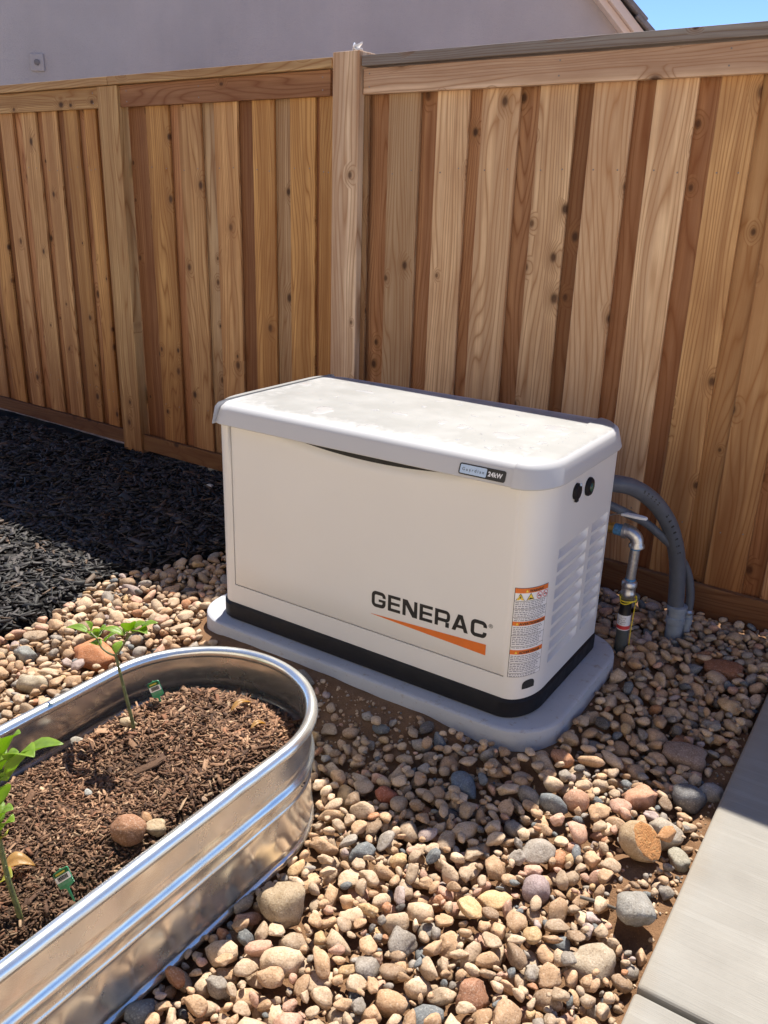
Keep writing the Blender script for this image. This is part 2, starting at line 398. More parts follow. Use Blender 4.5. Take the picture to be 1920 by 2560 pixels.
# ------------------------------------------------------------------ fence
FY, FT = 0.9617, -0.0418
fence = empty('wooden_fence', (0, FY, 0), 'cedar board on board privacy fence with level top cap behind the generator', 'fence', rz=math.atan(FT))
k_ = 1/math.cos(math.atan(FT))
def board(name, a, b, mat, colr, bev=.0025, sub=False):
    cx, cy, cz = [(a[i]+b[i])/2 for i in range(3)]
    mb = MB(); mb.box(a, b); o = mb.build(name, mat, fence, org=(cx, cy, cz), bevel=bev)
    o.location = (cx, cy, cz); o.color = (*colr, 1); return o
def jit(c, s=.10):
    f = 1+rnd.uniform(-s, s); g = rnd.uniform(-.04, .04)
    return (c[0]*f, c[1]*f*(1+g*.5), c[2]*f*(1+g))
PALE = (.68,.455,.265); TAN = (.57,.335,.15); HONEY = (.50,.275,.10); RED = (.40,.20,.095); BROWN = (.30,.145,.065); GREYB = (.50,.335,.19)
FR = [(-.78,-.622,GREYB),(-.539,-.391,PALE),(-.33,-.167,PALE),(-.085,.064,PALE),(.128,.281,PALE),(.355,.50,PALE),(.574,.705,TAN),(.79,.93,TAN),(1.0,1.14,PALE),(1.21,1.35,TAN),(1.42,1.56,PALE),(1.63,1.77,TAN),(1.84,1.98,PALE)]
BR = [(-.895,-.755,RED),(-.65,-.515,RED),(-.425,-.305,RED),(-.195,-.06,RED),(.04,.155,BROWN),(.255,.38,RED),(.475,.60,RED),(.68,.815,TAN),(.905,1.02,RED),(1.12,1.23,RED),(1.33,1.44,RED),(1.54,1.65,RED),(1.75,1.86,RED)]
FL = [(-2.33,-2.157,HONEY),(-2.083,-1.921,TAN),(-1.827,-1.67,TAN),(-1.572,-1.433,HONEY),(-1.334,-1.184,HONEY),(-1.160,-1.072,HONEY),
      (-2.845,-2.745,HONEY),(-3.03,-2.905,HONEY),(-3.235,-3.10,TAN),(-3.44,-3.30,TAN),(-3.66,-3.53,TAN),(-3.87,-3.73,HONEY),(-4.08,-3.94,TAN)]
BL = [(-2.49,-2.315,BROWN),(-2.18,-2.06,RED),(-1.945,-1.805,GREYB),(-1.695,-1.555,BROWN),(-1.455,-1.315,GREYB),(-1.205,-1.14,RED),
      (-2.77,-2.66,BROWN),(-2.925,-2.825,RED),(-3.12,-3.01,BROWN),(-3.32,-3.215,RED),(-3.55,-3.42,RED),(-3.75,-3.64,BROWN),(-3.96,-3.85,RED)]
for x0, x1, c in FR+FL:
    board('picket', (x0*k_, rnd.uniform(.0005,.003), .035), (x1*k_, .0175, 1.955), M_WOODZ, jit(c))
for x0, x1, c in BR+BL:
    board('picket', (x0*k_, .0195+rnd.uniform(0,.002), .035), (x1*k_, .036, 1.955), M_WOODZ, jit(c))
# rails, caps, kickboards, posts
board('rail', (-.893*k_, -.030, 1.893), (2.4, -.001, 1.990), M_WOODX, (.58,.40,.27))
board('rail', (-2.497*k_, -.022, 1.896), (-1.078*k_, -.001, 1.998), M_WOODX, (.33,.165,.08))
board('rail', (-4.3, -.022, 1.896), (-2.672*k_, -.001, 1.998), M_WOODX, (.44,.27,.12))
board('cap', (-.892*k_, -.045, 1.998), (2.4, .085, 2.038), M_WOODX, (.27,.245,.225))
board('cap', (-2.56*k_, -.045, 2.001), (-1.052*k_, .085, 2.041), M_WOODX, (.48,.31,.15))
board('cap', (-4.3, -.045, 2.001), (-2.563*k_, .085, 2.041), M_WOODX, (.48,.31,.15))
board('kickboard', (-.893*k_, -.026, -.02), (2.4, -.001, .116), M_WOODK, (.33,.2,.11))
board('kickboard', (-2.497*k_, -.024, .030), (-1.05*k_, -.001, .125), M_WOODK, (.36,.22,.10))
board('kickboard', (-4.3, -.024, .042), (-2.672*k_, -.001, .125), M_WOODK, (.26,.15,.075))
board('post', (-1.043*k_, -.050, -.1), (-.900*k_, .088, 2.058), M_WOODZ, (.68,.50,.34), .004)
board('post', (-2.667*k_, -.036, -.1), (-2.502*k_, .084, 1.999), M_WOODZ, (.50,.32,.15), .004)
board('post', (1.60, .037, -.1), (1.69, .084, 1.997), M_WOODZ, TAN, .004)
board('trim_strip', (-1.068*k_, -.014, .126), (-1.045*k_, -.002, 1.995), M_WOODZ, (.40,.25,.12), .001)
board('trim_strip', (-.898*k_, -.014, .117), (-.872*k_, -.002, 1.890), M_WOODZ, (.34,.21,.11), .001)
for x in (-.86, .3, 1.5):     # back rails that carry the pickets
    pass
board('rail', (-4.3, .037, .30), (2.4, .075, .39), M_WOODX, (.3,.19,.1)); board('rail', (-4.3, .037, 1.55), (2.4, .075, 1.64), M_WOODX, (.3,.19,.1))
# nail heads on the rails and pickets
nl = MB()
for x0, x1, c in FR+FL:
    for z in (.345, 1.595):
        for xx in (x0+.03, x1-.03):
            nl.lathe((xx*k_, -.001, z+rnd.uniform(-.012,.012)), [(.003,0),(.003,-.0012),(.0006,-.0016)], 8, 'y')
for x in (-.86,.0,.6,-1.12,-2.44,-2.72,-1.9): 
    for z in (1.92,1.97): nl.lathe((x*k_, -.0305 if x > -.9 else -.0225, z), [(.0032,0),(.0032,-.0012),(.0006,-.0016)], 8, 'y')
nl.build('nail_heads', flat_mat('dull_nail', (.25,.22,.2), .4, .8), fence, smooth=40)['kind'] = 'stuff'

# torn white scrap caught on top of the main post
sc_ = MB()
for k in range(3):
    a = k*1.1-.5; pts = []
    for i in range(6):
        t = i/5; w = .020*math.sin(math.pi*min(1., .25+t*.75))+.002
        cx, cz = math.cos(a)*.045*t, .003+(.045*t if k != 1 else .02*t) - .02*t*t
        pts.append(((cx, -w+.006*k, cz+.004*math.sin(7*t+k)), (cx, w*.6+.006*k, cz), (cx, w*.6+.006*k, cz+.0025), (cx, -w+.006*k, cz+.0065+.004*math.sin(7*t+k))))
    sc_.loft(pts)
th = math.atan(FT)
o = sc_.build('plastic_scrap', flat_mat('white_torn_plastic', (.8,.8,.8), .5, var=.05), smooth=50)
o.location = Vector((-.955, FY+FT*-.955-.012, 2.0585)); tag(o, 'torn scrap of white plastic caught on top of the middle fence post', 'scrap')

# ------------------------------------------------------------------ neighbour's house
HY, XRG = 0.0, -4.2          # local frame of the house: x along its gable wall, y into the house
house = empty('stucco_house', (-1.487, 6.0, 0), 'mauve stucco gable end of a house rising behind the fence', 'house', rz=math.radians(30))
ho = (0, 0, 0); S = 1.0
def roofz(x): return 2.936-S*x if x > XRG else 2.936-S*XRG-S*(XRG-x)
XL, XR = -8.1, .02
w = MB(); pts = [(XL,0),(XR,0),(XR,roofz(XR)-.08),(XRG,roofz(XRG)-.08),(XL,roofz(XL)-.08)]
w.loft([[(x, HY, z) for x, z in pts], [(x, HY+9, z) for x, z in pts]]); w.build('wall', M_STUCCO, house, org=ho)
# sloping barge boards in two steps and the tile edge above, right and left slopes
def slope_bar(name, xa, xb, lo, hi, y0, y1, mat, bev=.006):
    mb = MB(); r = []
    for x in (xa, xb):
        z = roofz(x); r.append([(x, y0, z+lo), (x, y1, z+lo), (x, y1, z+hi), (x, y0, z+hi)])
    mb.loft(r); return mb.build(name, mat, house, org=ho, bevel=bev)
for xa, xb in ((.20, XRG), (XRG, -8.6)):
    slope_bar('barge_board', xa, xb, -.165, -.090, HY-.14, HY-.004, M_TRIM)
    slope_bar('barge_board', xa, xb, -.088, .005, HY-.20, HY-.004, M_TRIM)
roof = MB()
roof.loft([[(x, y, roofz(x)+dz) for y, dz in ((HY-.02,.006),(HY+9,.006),(HY+9,.05),(HY-.02,.05))] for x in (.22,XRG,-8.65)]); roof = roof.build('roof', M_TILE, house, org=ho)
x = .28
while x > -4.1:
    for j in range(2):
        y = HY-.25+j*.33; dj = rnd.uniform(-.012, .012); t = MB()
        t.loft([[(xx, yy, roofz(xx)+h0+dj*.3), (xx, yy+.325, roofz(xx)+h0+dj*.3), (xx+.022, yy+.325, roofz(xx)+h0+.034+dj*.3), (xx+.022, yy, roofz(xx)+h0+.034+dj*.3)] for xx, h0, yy in ((x+dj, .052, y), (x-.19, .036, y), (x-.34, .020, y))])
        t.build('roof_tile', M_TILE, roof, org=ho, bevel=.008)
    x -= .265
ob = MB(); ob.box((-5.50, HY-.02, 2.51), (-5.37, HY-.001, 2.66)); ob = ob.build('cover_plate', M_STUCCO, house, org=ho, bevel=.01)
oc = MB(); oc.lathe((-5.432, HY-.018, 2.585), [(.026,0),(.026,-.012),(.02,-.015)], 12, 'y'); oc.build('socket', M_OUTLET, ob, org=ho, smooth=40)

# ------------------------------------------------------------------ unseen home inferred behind the photographer, sized to bounce warm sunlight
home = empty('unseen_home', (0, -8.0, 0), 'unseen cream stucco home behind the photographer bouncing sunlight onto the fence', 'house'); hm = (0, -8.0, 0)
M_CREAM = flat_mat('unseen_cream_stucco', (.72,.63,.50), .9, var=.06, scale=30, bump=.4)
w = MB()
for x0, x1, z0, z1 in ((-9,-2.6,-.1,3.6),(-1.4,9,-.1,3.6),(-2.6,-1.4,-.1,1.0),(-2.6,-1.4,2.1,3.6)): w.box((x0, -12, z0), (x1, -4.7, z1))
w.build('wall', M_CREAM, home, org=hm)  # wall of the unseen home, there to bounce sunlight
w = MB(); w.box((-2.6, -4.9, 1.0), (-1.4, -4.86, 2.1)); win = w.build('unseen_window', flat_mat('unseen_window_glass', (.03,.035,.04), .05), home, org=hm)
w = MB(); w.box((-2.6,-4.85,1.0),(-2.54,-4.68,2.1)); w.box((-1.46,-4.85,1.0),(-1.4,-4.68,2.1)); w.box((-2.54,-4.85,1.0),(-1.46,-4.68,1.06)); w.box((-2.54,-4.85,2.04),(-1.46,-4.68,2.1)); w.build('unseen_window_frame', M_TRIM, win, org=hm)
w = MB(); w.loft([[(x, y, z) for y, z in ((-12.3,3.6),(-4.4,3.6),(-4.4,3.7),(-8.3,5.6),(-12.3,3.7))] for x in (-9.4, 9.4)]); w.build('roof', M_TILE, home, org=hm)  # roof of the unseen home
w = MB(); w.box((-6., -4.68, -.08), (1.13, -2.85, .02)); tag(w.build('unseen_patio', M_CONC), kind='structure')  # unseen paving, there to bounce sunlight onto fence and cabinet

# ------------------------------------------------------------------ mounting pad
def rrect(L, Wd, r, z, n=10): return ell(L, Wd, (r, r), (r, r), n, z)
pd = MB(); r0 = .16
pd.loft([rrect(.684,.370,r0,-.06), rrect(.682,.368,r0,.062), rrect(.680,.366,r0-.002,.068), rrect(.675,.361,r0-.006,.0716), rrect(.668,.354,r0-.012,.0724)], True, True)
o = pd.build('mounting_pad', M_PAD, smooth=35); tag(o, 'low grey composite pad with rounded corners set in the stones under the generator', 'pad')

# ------------------------------------------------------------------ generator
GO = (0., 0., .0724)
gen = empty('standby_generator', GO, 'cream standby generator cabinet with white lid standing on the grey pad', 'generator')
def P(mb, name, mat, parent=gen, **k): return mb.build(name, mat, parent, org=GO, **k)
BLh, BWh, BF, BB = .600, .305, (.075,.13), (.06,.07)
# black base skirt
sk = MB(); sk.loft([ell(.602,.3125,(.09,.13),(.09,.09),12,.0745), ell(.606,.3165,(.09,.13),(.09,.09),12,.080), ell(.606,.3165,(.09,.13),(.09,.09),12,.126), ell(.600,.311,(.088,.128),(.088,.088),12,.134), ell(.585,.296,(.08,.12),(.08,.08),12,.135)])
P(sk, 'base_skirt', M_BLACK, smooth=35)
# body shell: outline with openings for the door and the louvres
ZB, ZT = .128, .80
DX0, DX1, DZ0 = -.507, .531, .203
ys_c = [(-.168, .058), (.090, .228)]
NR = 9; PZ = .0415; HS = .030; ZTOP = .572
rows = [(ZTOP-PZ*k-HS, ZTOP-PZ*k) for k in range(NR)][::-1]
zb = sorted({ZB, .138, DZ0, ZT} | {round(a, 5) for r in rows for a in r})
body = MB()
out = ell(BLh, BWh, BF, BB, 12)
n4 = 13
segs = {'fr': out[0:n4], 'br': out[n4:2*n4], 'bl': out[2*n4:3*n4], 'fl': out[3*n4:4*n4]}
def wall_strip(pts):
    body.loft([[(x, y, z) for x, y, _ in pts] for z in zb], False, False, closed=False)
for s in segs.values(): wall_strip(s)
wall_strip([segs['br'][-1], segs['bl'][0]]); wall_strip([segs['bl'][-1], segs['fl'][0]])
def grid_wall(us, fn, holes):
    for u0, u1 in zip(us[:-1], us[1:]):
        for z0, z1 in zip(zb[:-1], zb[1:]):
            uc, zc = (u0+u1)/2, (z0+z1)/2
            if any(a < uc < b and c < zc < d for a, b, c, d in holes): continue
            body.add([fn(u0,z0), fn(u1,z0), fn(u1,z1), fn(u0,z1)], [(0,1,2,3)])
yl = [segs['fr'][-1][1]] + [a for c in ys_c for a in c] + [segs['br'][0][1]]
yl = sorted(yl)
grid_wall(yl, lambda y, z: (BLh, y, z), [(a, b, z0, z1) for a, b in ys_c for z0, z1 in rows])
# front: flat part from fl end to fr start, the door opening runs a little into the right hand curve
xf0, xf1 = segs['fl'][-1][0], segs['fr'][0][0]
grid_wall([xf0, DX0, xf1], lambda x, z: (x, -BWh, z), [(DX0, xf1, DZ0, 1.)])
# rebate behind the door
body.box((DX0-.0, -BWh+.016, DZ0), (xf1, -BWh+.018, ZT-.01)); body.add([(DX0,-BWh,DZ0),(xf1,-BWh,DZ0),(xf1,-BWh+.017,DZ0),(DX0,-BWh+.017,DZ0)], [(0,1,2,3)])
body.add([(DX0,-BWh,DZ0),(DX0,-BWh+.017,DZ0),(DX0,-BWh+.017,ZT),(DX0,-BWh,ZT)], [(0,1,2,3)])
body.add([(x, y, ZB) for x, y, _ in out], [tuple(range(len(out)))]); body.add([(x*.9, y*.9, ZT-.012) for x, y, _ in out], [tuple(range(len(out)))])
b_ = P(body, 'cabinet_shell', M_BODY, smooth=30, merge=True)
# louvres: pressed scoops, deep at the top
proto = None
for ci, (a, b) in enumerate(ys_c):
    for z0, z1 in rows:
        lv = MB(); D = .034; nseg = 6; ch = .034; prof = []
        def scoop(y, t):    # t 0 bottom .. 1 top
            e = min(1., max(0., min((y-a)/.006, (b-y)/ch)))
            return -D*e*(t**.85)
        yy = [a, a+.003, a+.006, (a+b)/2, b-ch, b-ch*.66, b-ch*.33, b]
        nz = 6; base = len(lv.v)
        V = [(BLh+scoop(y, t), y, z0+(z1-z0)*t) for t in [i/nz for i in range(nz+1)] for y in yy]
        F = [(i*8+j, i*8+j+1, (i+1)*8+j+1, (i+1)*8+j) for i in range(nz) for j in range(7)]
        F += [((nz)*8+j, nz*8+j+1, (nz+1)*8+j+1, (nz+1)*8+j) for j in range(7)]
        V += [(BLh-.0002, y, z1) for y in yy]
        lv.add(V, F)
        P(lv, 'louver', M_BODY, b_, smooth=40)
# dark backing sheet, its colour standing for shade in the door gaps
sm = MB(); sm.box((DX0+.0005, -BWh+.010, DZ0+.0005), (xf1+.02, -BWh+.0155, ZT-.02)); P(sm, 'shade_backing', M_DARK, b_)
# door with a finger scoop under the lid
door = MB(); G = .0032
xs_ = np.linspace(DX0+G, DX1-G*.6, 70); zs_ = np.concatenate([np.linspace(DZ0+G, .66, 6)[:-1], np.linspace(.66, .80, 30)])
def door_y(x, z):
    u = (x-.035)/.40
    d = 0.
    if abs(u) < 1:
        zc = .785-.042*(1-u*u)**.9
        if z > zc-.020: t = min(1., (z-(zc-.020))/.062); d = .025*t*t*(3-2*t)*min(1., (1-abs(u))*5)
    return -BWh - .0012 + d
def edge_round(x, z):
    m_ = min(x-xs_[0], xs_[-1]-x, z-zs_[0]); return .003*(1-min(1., m_/.004))**2 if m_ < .004 else 0.
xs_ = np.concatenate([[xs_[0], xs_[0]+.0012, xs_[0]+.0035], xs_[1:-1], [xs_[-1]-.0035, xs_[-1]-.0012, xs_[-1]]]); zs_ = np.concatenate([[zs_[0], zs_[0]+.0012, zs_[0]+.0035], zs_[1:]])
V = [(x, door_y(x, z)+edge_round(x, z), z) for z in zs_ for x in xs_]; nx = len(xs_)
door.add(V, [(i*nx+j, i*nx+j+1, (i+1)*nx+j+1, (i+1)*nx+j) for i in range(len(zs_)-1) for j in range(nx-1)])
bot = [(x, -BWh+.010, zs_[0]) for x in xs_]; door.add([V[j] for j in range(nx)]+bot, [(j+1, j, nx+j, nx+j+1) for j in range(nx-1)])
for j in (0, nx-1):
    c = [V[i*nx+j] for i in range(len(zs_))]; door.add(c+[(p[0], -BWh+.010, p[2]) for p in c], [(i, i+1, len(c)+i+1, len(c)+i) for i in range(len(c)-1)])
d_ = P(door, 'door', M_BODY, smooth=40, merge=True)
# lid
LF, LB = (.095,.14), (.095,.13)
def lid_rings(e=0.):
    def bk(r, d): return [(x, y+d*max(0., min(1., y/.12)), z) for x, y, z in r]      # the top runs farther back than it does to the front
    return [ell(.600+e,.317+e,LF,LB,12,.790), ell(.610+e,.331+e,LF,LB,12,.7785-e*.3), ell(.6115+e,.3325+e,LF,LB,12,.781), bk(ell(.600+e,.319+e,LF,LB,12,.821+e), .008), bk(ell(.597+e,.316+e,LF,LB,12,.829+e), .011), bk(ell(.586+e,.303+e,(.09,.135),LB,12,.8385+e), .016), bk(ell(.580+e,.298+e,(.085,.13),(.085,.115),12,.8405+e), .017), bk(ell(.55+e,.26+e,(.08,.12),(.07,.09),12,.8437+e), .025), ell(.30,.14,(.06,.07),(.05,.05),12,.8465+e)]
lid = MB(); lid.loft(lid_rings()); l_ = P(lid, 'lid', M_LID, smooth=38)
def cap_part(sign, xc):
    mb = MB(); rings = []
    for k, r in enumerate(lid_rings(.0042)[1:-1]):
        rings.append([(max(x, xc) if sign > 0 else min(x, -xc), y, z) for x, y, z in r])
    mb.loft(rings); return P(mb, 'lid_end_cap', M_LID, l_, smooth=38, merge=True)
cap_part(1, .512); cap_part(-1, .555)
# drying water puddles on the lid
def water_mat():
    k = NT('rain_water'); k.base((.50,.50,.50)); k.rough(.06); k.set(k.b, 'IOR', 1.33); k.set(k.b, 'Coat Weight', .4); k.set(k.b, 'Coat Roughness', .02)
    k.bump(k.noise(k.pos(), 60, 2), .08, .002); return k.m
M_WATER = water_mat()
PUD = [(-0.277,0.138,0.033,0.022),(-0.220,-0.181,0.042,0.047),(-0.011,-0.063,0.027,0.020),(0.003,-0.258,0.038,0.033),(0.151,-0.069,0.021,0.022),(0.226,-0.077,0.023,0.022),(0.373,-0.093,0.036,0.043),(0.450,0.090,0.048,0.033),(0.390,-0.235,0.012,0.011),(0.486,-0.089,0.017,0.019),(0.188,-0.265,0.017,0.015),(-0.527,0.112,0.03,0.034),(0.000,0.072,0.013,0.011),(0.077,0.174,0.011,0.012),(-0.304,0.002,0.007,0.012),(-0.436,-0.219,0.009,0.013),(0.189,0.066,0.012,0.011),(0.262,0.115,0.010,0.011),(0.297,0.158,0.007,0.007),(-0.007,0.180,0.023,0.008),(0.255,-0.085,0.012,0.010),(-0.112,0.062,0.004,0.008),(-0.208,-0.047,0.005,0.008),(-0.095,-0.073,0.013,0.011),(-0.319,-0.066,0.005,0.008),(0.359,0.064,0.021,0.010),(0.283,-0.217,0.005,0.006),(0.309,-0.120,0.004,0.006),(0.461,-0.176,0.006,0.008),(0.485,-0.157,0.005,0.006)]
def lidz(x, y):
    u = max(abs(x)/.55, abs(y)/.26); return .8437-.0034*max(0., abs(y)-.26)/.038-.0034*max(0., abs(x)-.55)/.035+.0028*max(0., min(1., (1-u)/.46))+(.0042 if x > .512 or x < -.555 else 0.)
prr = random.Random(3)
for x, y, a, b in PUD:
    pb = MB(); n = 44; ph = [prr.uniform(0, 6.28) for _ in range(4)]; rings = []
    for f, h in ((1., -.0004), (.93, .0007), (.7, .0011), (.25, .0012)):
        ring = []
        for k in range(n):
            t = 2*math.pi*k/n; q = .9+.24*math.sin(2*t+ph[0])+.15*math.sin(3*t+ph[1])+.05*math.sin(5*t+ph[2])
            px, py = x+a*f*q*math.cos(t), y+b*f*q*math.sin(t); ring.append((px, py, lidz(px, py)+h))
        rings.append(ring)
    pb.loft(rings, False, True); P(pb, 'water_puddle', M_WATER, l_, smooth=60)
dr = MB()
for k in range(330):
    x, y, r = prr.uniform(-.53,.57), prr.uniform(-.27,.25), prr.choice([.0012,.0016,.002,.003])
    if prr.random() > .35+.65*max(0, (x+.1)/.6): continue
    z = lidz(x, y); dr.loft([[(x+r*f*math.cos(t), y+r*f*math.sin(t), z+h) for t in [math.pi/3*j for j in range(6)]] for f, h in ((1,-.0003),(.8,.0005),(.3,.0008))], False, True)
P(dr, 'water_droplets', M_WATER, l_, smooth=60)['kind'] = 'stuff'

# rating badge on the sloping lid front
ex = Vector((1, 0, 0)); ev = Vector((0, .0145, .040)).normalized(); en = ex.cross(ev); bo = Vector((.353, -.3335+.0022, .7870))
def onb(u, v, h): return bo+ex*u+ev*v+en*h
def rr2(u0, v0, u1, v1, r, n=5):
    pts = []
    for cx, cy, a0 in ((u1-r, v1-r, 0), (u0+r, v1-r, 90), (u0+r, v0+r, 180), (u1-r, v0+r, 270)):
        for k in range(n+1):
            a = math.radians(a0+90*k/n); pts.append((cx+r*math.cos(a), cy+r*math.sin(a)))
    return pts
bp = MB(); q = rr2(0,0,.138,.031,.006); bp.loft([[onb(u, v, h) for u, v in q] for h in (-.003,.0022)]); bp = P(bp, 'rating_badge', M_INK, l_)
bs = MB(); q = rr2(.004,.0035,.083,.0275,.003); bs.loft([[onb(u, v, h) for u, v in q] for h in (.0020,.0028)]); P(bs, 'silver_panel', M_SILVER, l_)
tx = MB(); V, F = text_mesh('Guardian', .0125, 1.55); wd = max(v[0] for v in V); tx.add([onb(.010+v[0]*.066/wd, .0115+v[1], .0034) for v in V], F); P(tx, 'badge_lettering', M_INK, l_, tri=True)
tx = MB(); V, F = text_mesh('24kW', .0175, 1.05, .0006); wd = max(v[0] for v in V); tx.add([onb(.088+v[0]*.042/wd, .0095+v[1], .0030) for v in V], F); P(tx, 'badge_lettering', M_WHITEV, l_, tri=True)

# lettering on the door
def stroke(path, w):
    L_, R_ = [], []
    for i, p in enumerate(path):
        a = Vector(path[max(0, i-1)]); b = Vector(path[min(len(path)-1, i+1)]); t = (b-a).normalized(); nrm = Vector((-t.y, t.x))
        k = 1.
        if 0 < i < len(path)-1:
            t1 = (Vector(p)-a).normalized(); n1 = Vector((-t1.y, t1.x)); k = 1/max(.5, nrm.dot(n1))
        L_.append((p[0]+nrm.x*w/2*k, p[1]+nrm.y*w/2*k)); R_.append((p[0]-nrm.x*w/2*k, p[1]-nrm.y*w/2*k))
    return L_+R_, [(i, i+1, len(path)+i+1, len(path)+i) for i in range(len(path)-1)]
def arc(cx, cy, r, a0, a1, n=7): return [(cx+r*math.cos(math.radians(a0+(a1-a0)*k/n)), cy+r*math.sin(math.radians(a0+(a1-a0)*k/n))) for k in range(n+1)]
def rect(x0, y0, x1, y1): return [(x0,y0),(x1,y0),(x1,y1),(x0,y1)], [(0,1,2,3)]
def glyph(ch):
    w = .22
    if ch in 'GC':
        p = [(.88,.645)]+arc(.69,.70,.19,0,90)+arc(.31,.70,.20,90,180)+arc(.31,.30,.20,180,270)+arc(.69,.30,.19,270,360)
        if ch == 'G': return [stroke(p+[(.88,.53)], w), rect(.50,.375,.77,.53)], 1.0
        return [stroke(p+[(.88,.36)], w)], 1.0
    if ch == 'E': return [rect(0,0,.22,1), rect(.22,0,.86,.19), rect(.22,.41,.82,.585), rect(.22,.81,.86,1)], .86
    if ch == 'N': return [([(0,0),(.22,0),(.22,.66),(.68,0),(1,0),(1,1),(.78,1),(.78,.34),(.32,1),(0,1)], [tuple(range(10))])], 1.0
    if ch == 'R': return [rect(0,0,.22,1), stroke([(.22,.90)]+arc(.70,.72,.18,90,0)+arc(.70,.58,.18,0,-90)+[(.22,.40)], .20), rect(.70,0,.93,.30)], .95
    if ch == 'A': return [([(0,0),(.25,0),(.52,.74),(.52,1),(.38,1)], [(0,1,2,3,4)]), ([(1.04,0),(.66,1),(.52,1),(.52,.74),(.79,0)], [(0,1,2,3,4)]), ([(.322,.20),(.718,.20),(.652,.38),(.388,.38)], [(0,1,2,3)])], 1.04
ty = -BWh-.0012
lo = Vector((.0670, 0, .2945)); la = math.atan2(.011, .395); lx = Vector((math.cos(la), 0, math.sin(la))); lz = Vector((-math.sin(la)*.3, 0, 1))
adv = 0.; items = []
for ch in 'GENERAC':
    g, wdt = glyph(ch); items.append((adv, g)); adv += wdt+.155
sx_ = .397/(adv-.155); szz = .0535
lt = MB(); kk = 0
for a, g in items:
    for V, F in g:
        kk += 1; lt.add([lo+lx*((a+u)*sx_)+lz*(v*szz)+Vector((0, ty-.0007-.00004*(kk % 3), 0)) for u, v in V], F)
P(lt, 'lettering', M_INK, d_, tri=True)
V, F = text_mesh('®', .020); mb = MB(); vx0 = min(v[0] for v in V); vy0 = min(v[1] for v in V)
mb.add([lo+lx*(.4015+(v[0]-vx0)*.9)+lz*(.0385+(v[1]-vy0)*.9)+Vector((0, ty-.0007, 0)) for v in V], F); P(mb, 'registered_mark', M_INK, d_, tri=True)
mb = MB(); mb.add([lo+lx*u+lz*v+Vector((0, ty-.0007, 0)) for u, v in ((-.002,-.0275),(.397,-.0520),(.397,-.0175),(.0,-.0265))], [(0,1,2,3)]); P(mb, 'orange_wedge', M_ORANGE, d_, tri=True)

# warning sticker wrapped round the front right corner
fr = segs['fr']; cum = [0.]
pts_out = [Vector((xf1-.02, -BWh, 0))]+[Vector((x, y, 0)) for x, y, _ in ell(BLh, BWh, BF, BB, 40)[0:41]]+[Vector((BLh, .1, 0))]
for a, b in zip(pts_out[:-1], pts_out[1:]): cum.append(cum[-1]+(b-a).length)
def onbody(s, z, h):
    s += .020+.0115
    i = max(0, min(len(cum)-2, int(np.searchsorted(cum, s)-1))); t = (s-cum[i])/(cum[i+1]-cum[i]); p = pts_out[i].lerp(pts_out[i+1], t)
    tg = (pts_out[min(i+1, len(cum)-1)]-pts_out[i]).normalized(); nrm = Vector((tg.y, -tg.x, 0)); return Vector((p.x, p.y, z))+nrm*h
SW, SZ0, SZ1 = .112, .207, .488; SHT = SZ1-SZ0
def strip(mb, u0, u1, v0, v1, h, n=14):
    us = [u0+(u1-u0)*k/n for k in range(n+1)]
    mb.add([onbody(u, SZ1-SHT*v, h) for v in (v1, v0) for u in us], [(k, k+1, n+2+k, n+1+k) for k in range(n)]); return mb
def stick(name, mat, parent, mb): return P(mb, name, mat, parent, tri=True)
st_ = stick('warning_sticker', M_INK, b_, strip(MB(), 0, SW, 0, 1, .0006))
stick('sticker_face', M_WHITEV, b_, strip(MB(), .0016, SW-.0016, .004, .996, .0010))
for v0, v1 in ((.004,.055),(.366,.412),(.684,.735)): stick('orange_band', M_ORANGE, b_, strip(MB(), .0016, SW-.0016, v0, v1, .0014))
def curved_text(t, size, u, v, mat, wmax=None, bold=0., h=.0019):
    V, F = text_mesh(t, size, 1.0, bold); wd = max(q[0] for q in V); k = (wmax/wd) if wmax else 1.
    mb = MB(); mb.add([onbody(u+q[0]*k, SZ1-SHT*v+q[1], h) for q in V], F); return stick('sticker_lettering', mat, b_, mb)
curved_text('WARNING', .0115, .042, .047, M_INK, .048, .0003); curved_text('AVERTISSEMENT', .011, .020, .406, M_INK, .087, .0003); curved_text('ADVERTENCIA', .011, .026, .728, M_INK, .072, .0003)
for u, v in ((.030,.045),(.010,.404),(.014,.726)):
    mb = MB(); mb.add([onbody(u+a, SZ1-SHT*v+b, .0019) for a, b in ((0,0),(.008,0),(.004,.008))], [(0,1,2)]); stick('alert_triangle', M_YELLOW, b_, mb)
for u in (.004, .034):
    mb = MB(); mb.add([onbody(u+a, SZ1-SHT*.135+b, .0013) for a, b in ((0,0),(.025,0),(.0125,.0225))], [(0,1,2)]); stick('hazard_triangle', M_INK, b_, mb)
    mb = MB(); mb.add([onbody(u+a, SZ1-SHT*.135+b, .0017) for a, b in ((.0022,.0014),(.0228,.0014),(.0125,.0196))], [(0,1,2)]); stick('hazard_triangle', M_YELLOW, b_, mb)
    mb = MB(); mb.add([onbody(u+a, SZ1-SHT*.135+b, .0021) for a, b in (((.0135,.016),(.0095,.0085),(.0125,.009),(.011,.003),(.0155,.011),(.0125,.0105)) if u < .02 else ((.006,.003),(.020,.003),(.018,.006),(.014,.006),(.012,.009),(.009,.006)))], [(0,1,2,3,4,5)]); stick('hazard_symbol', M_INK, b_, mb)
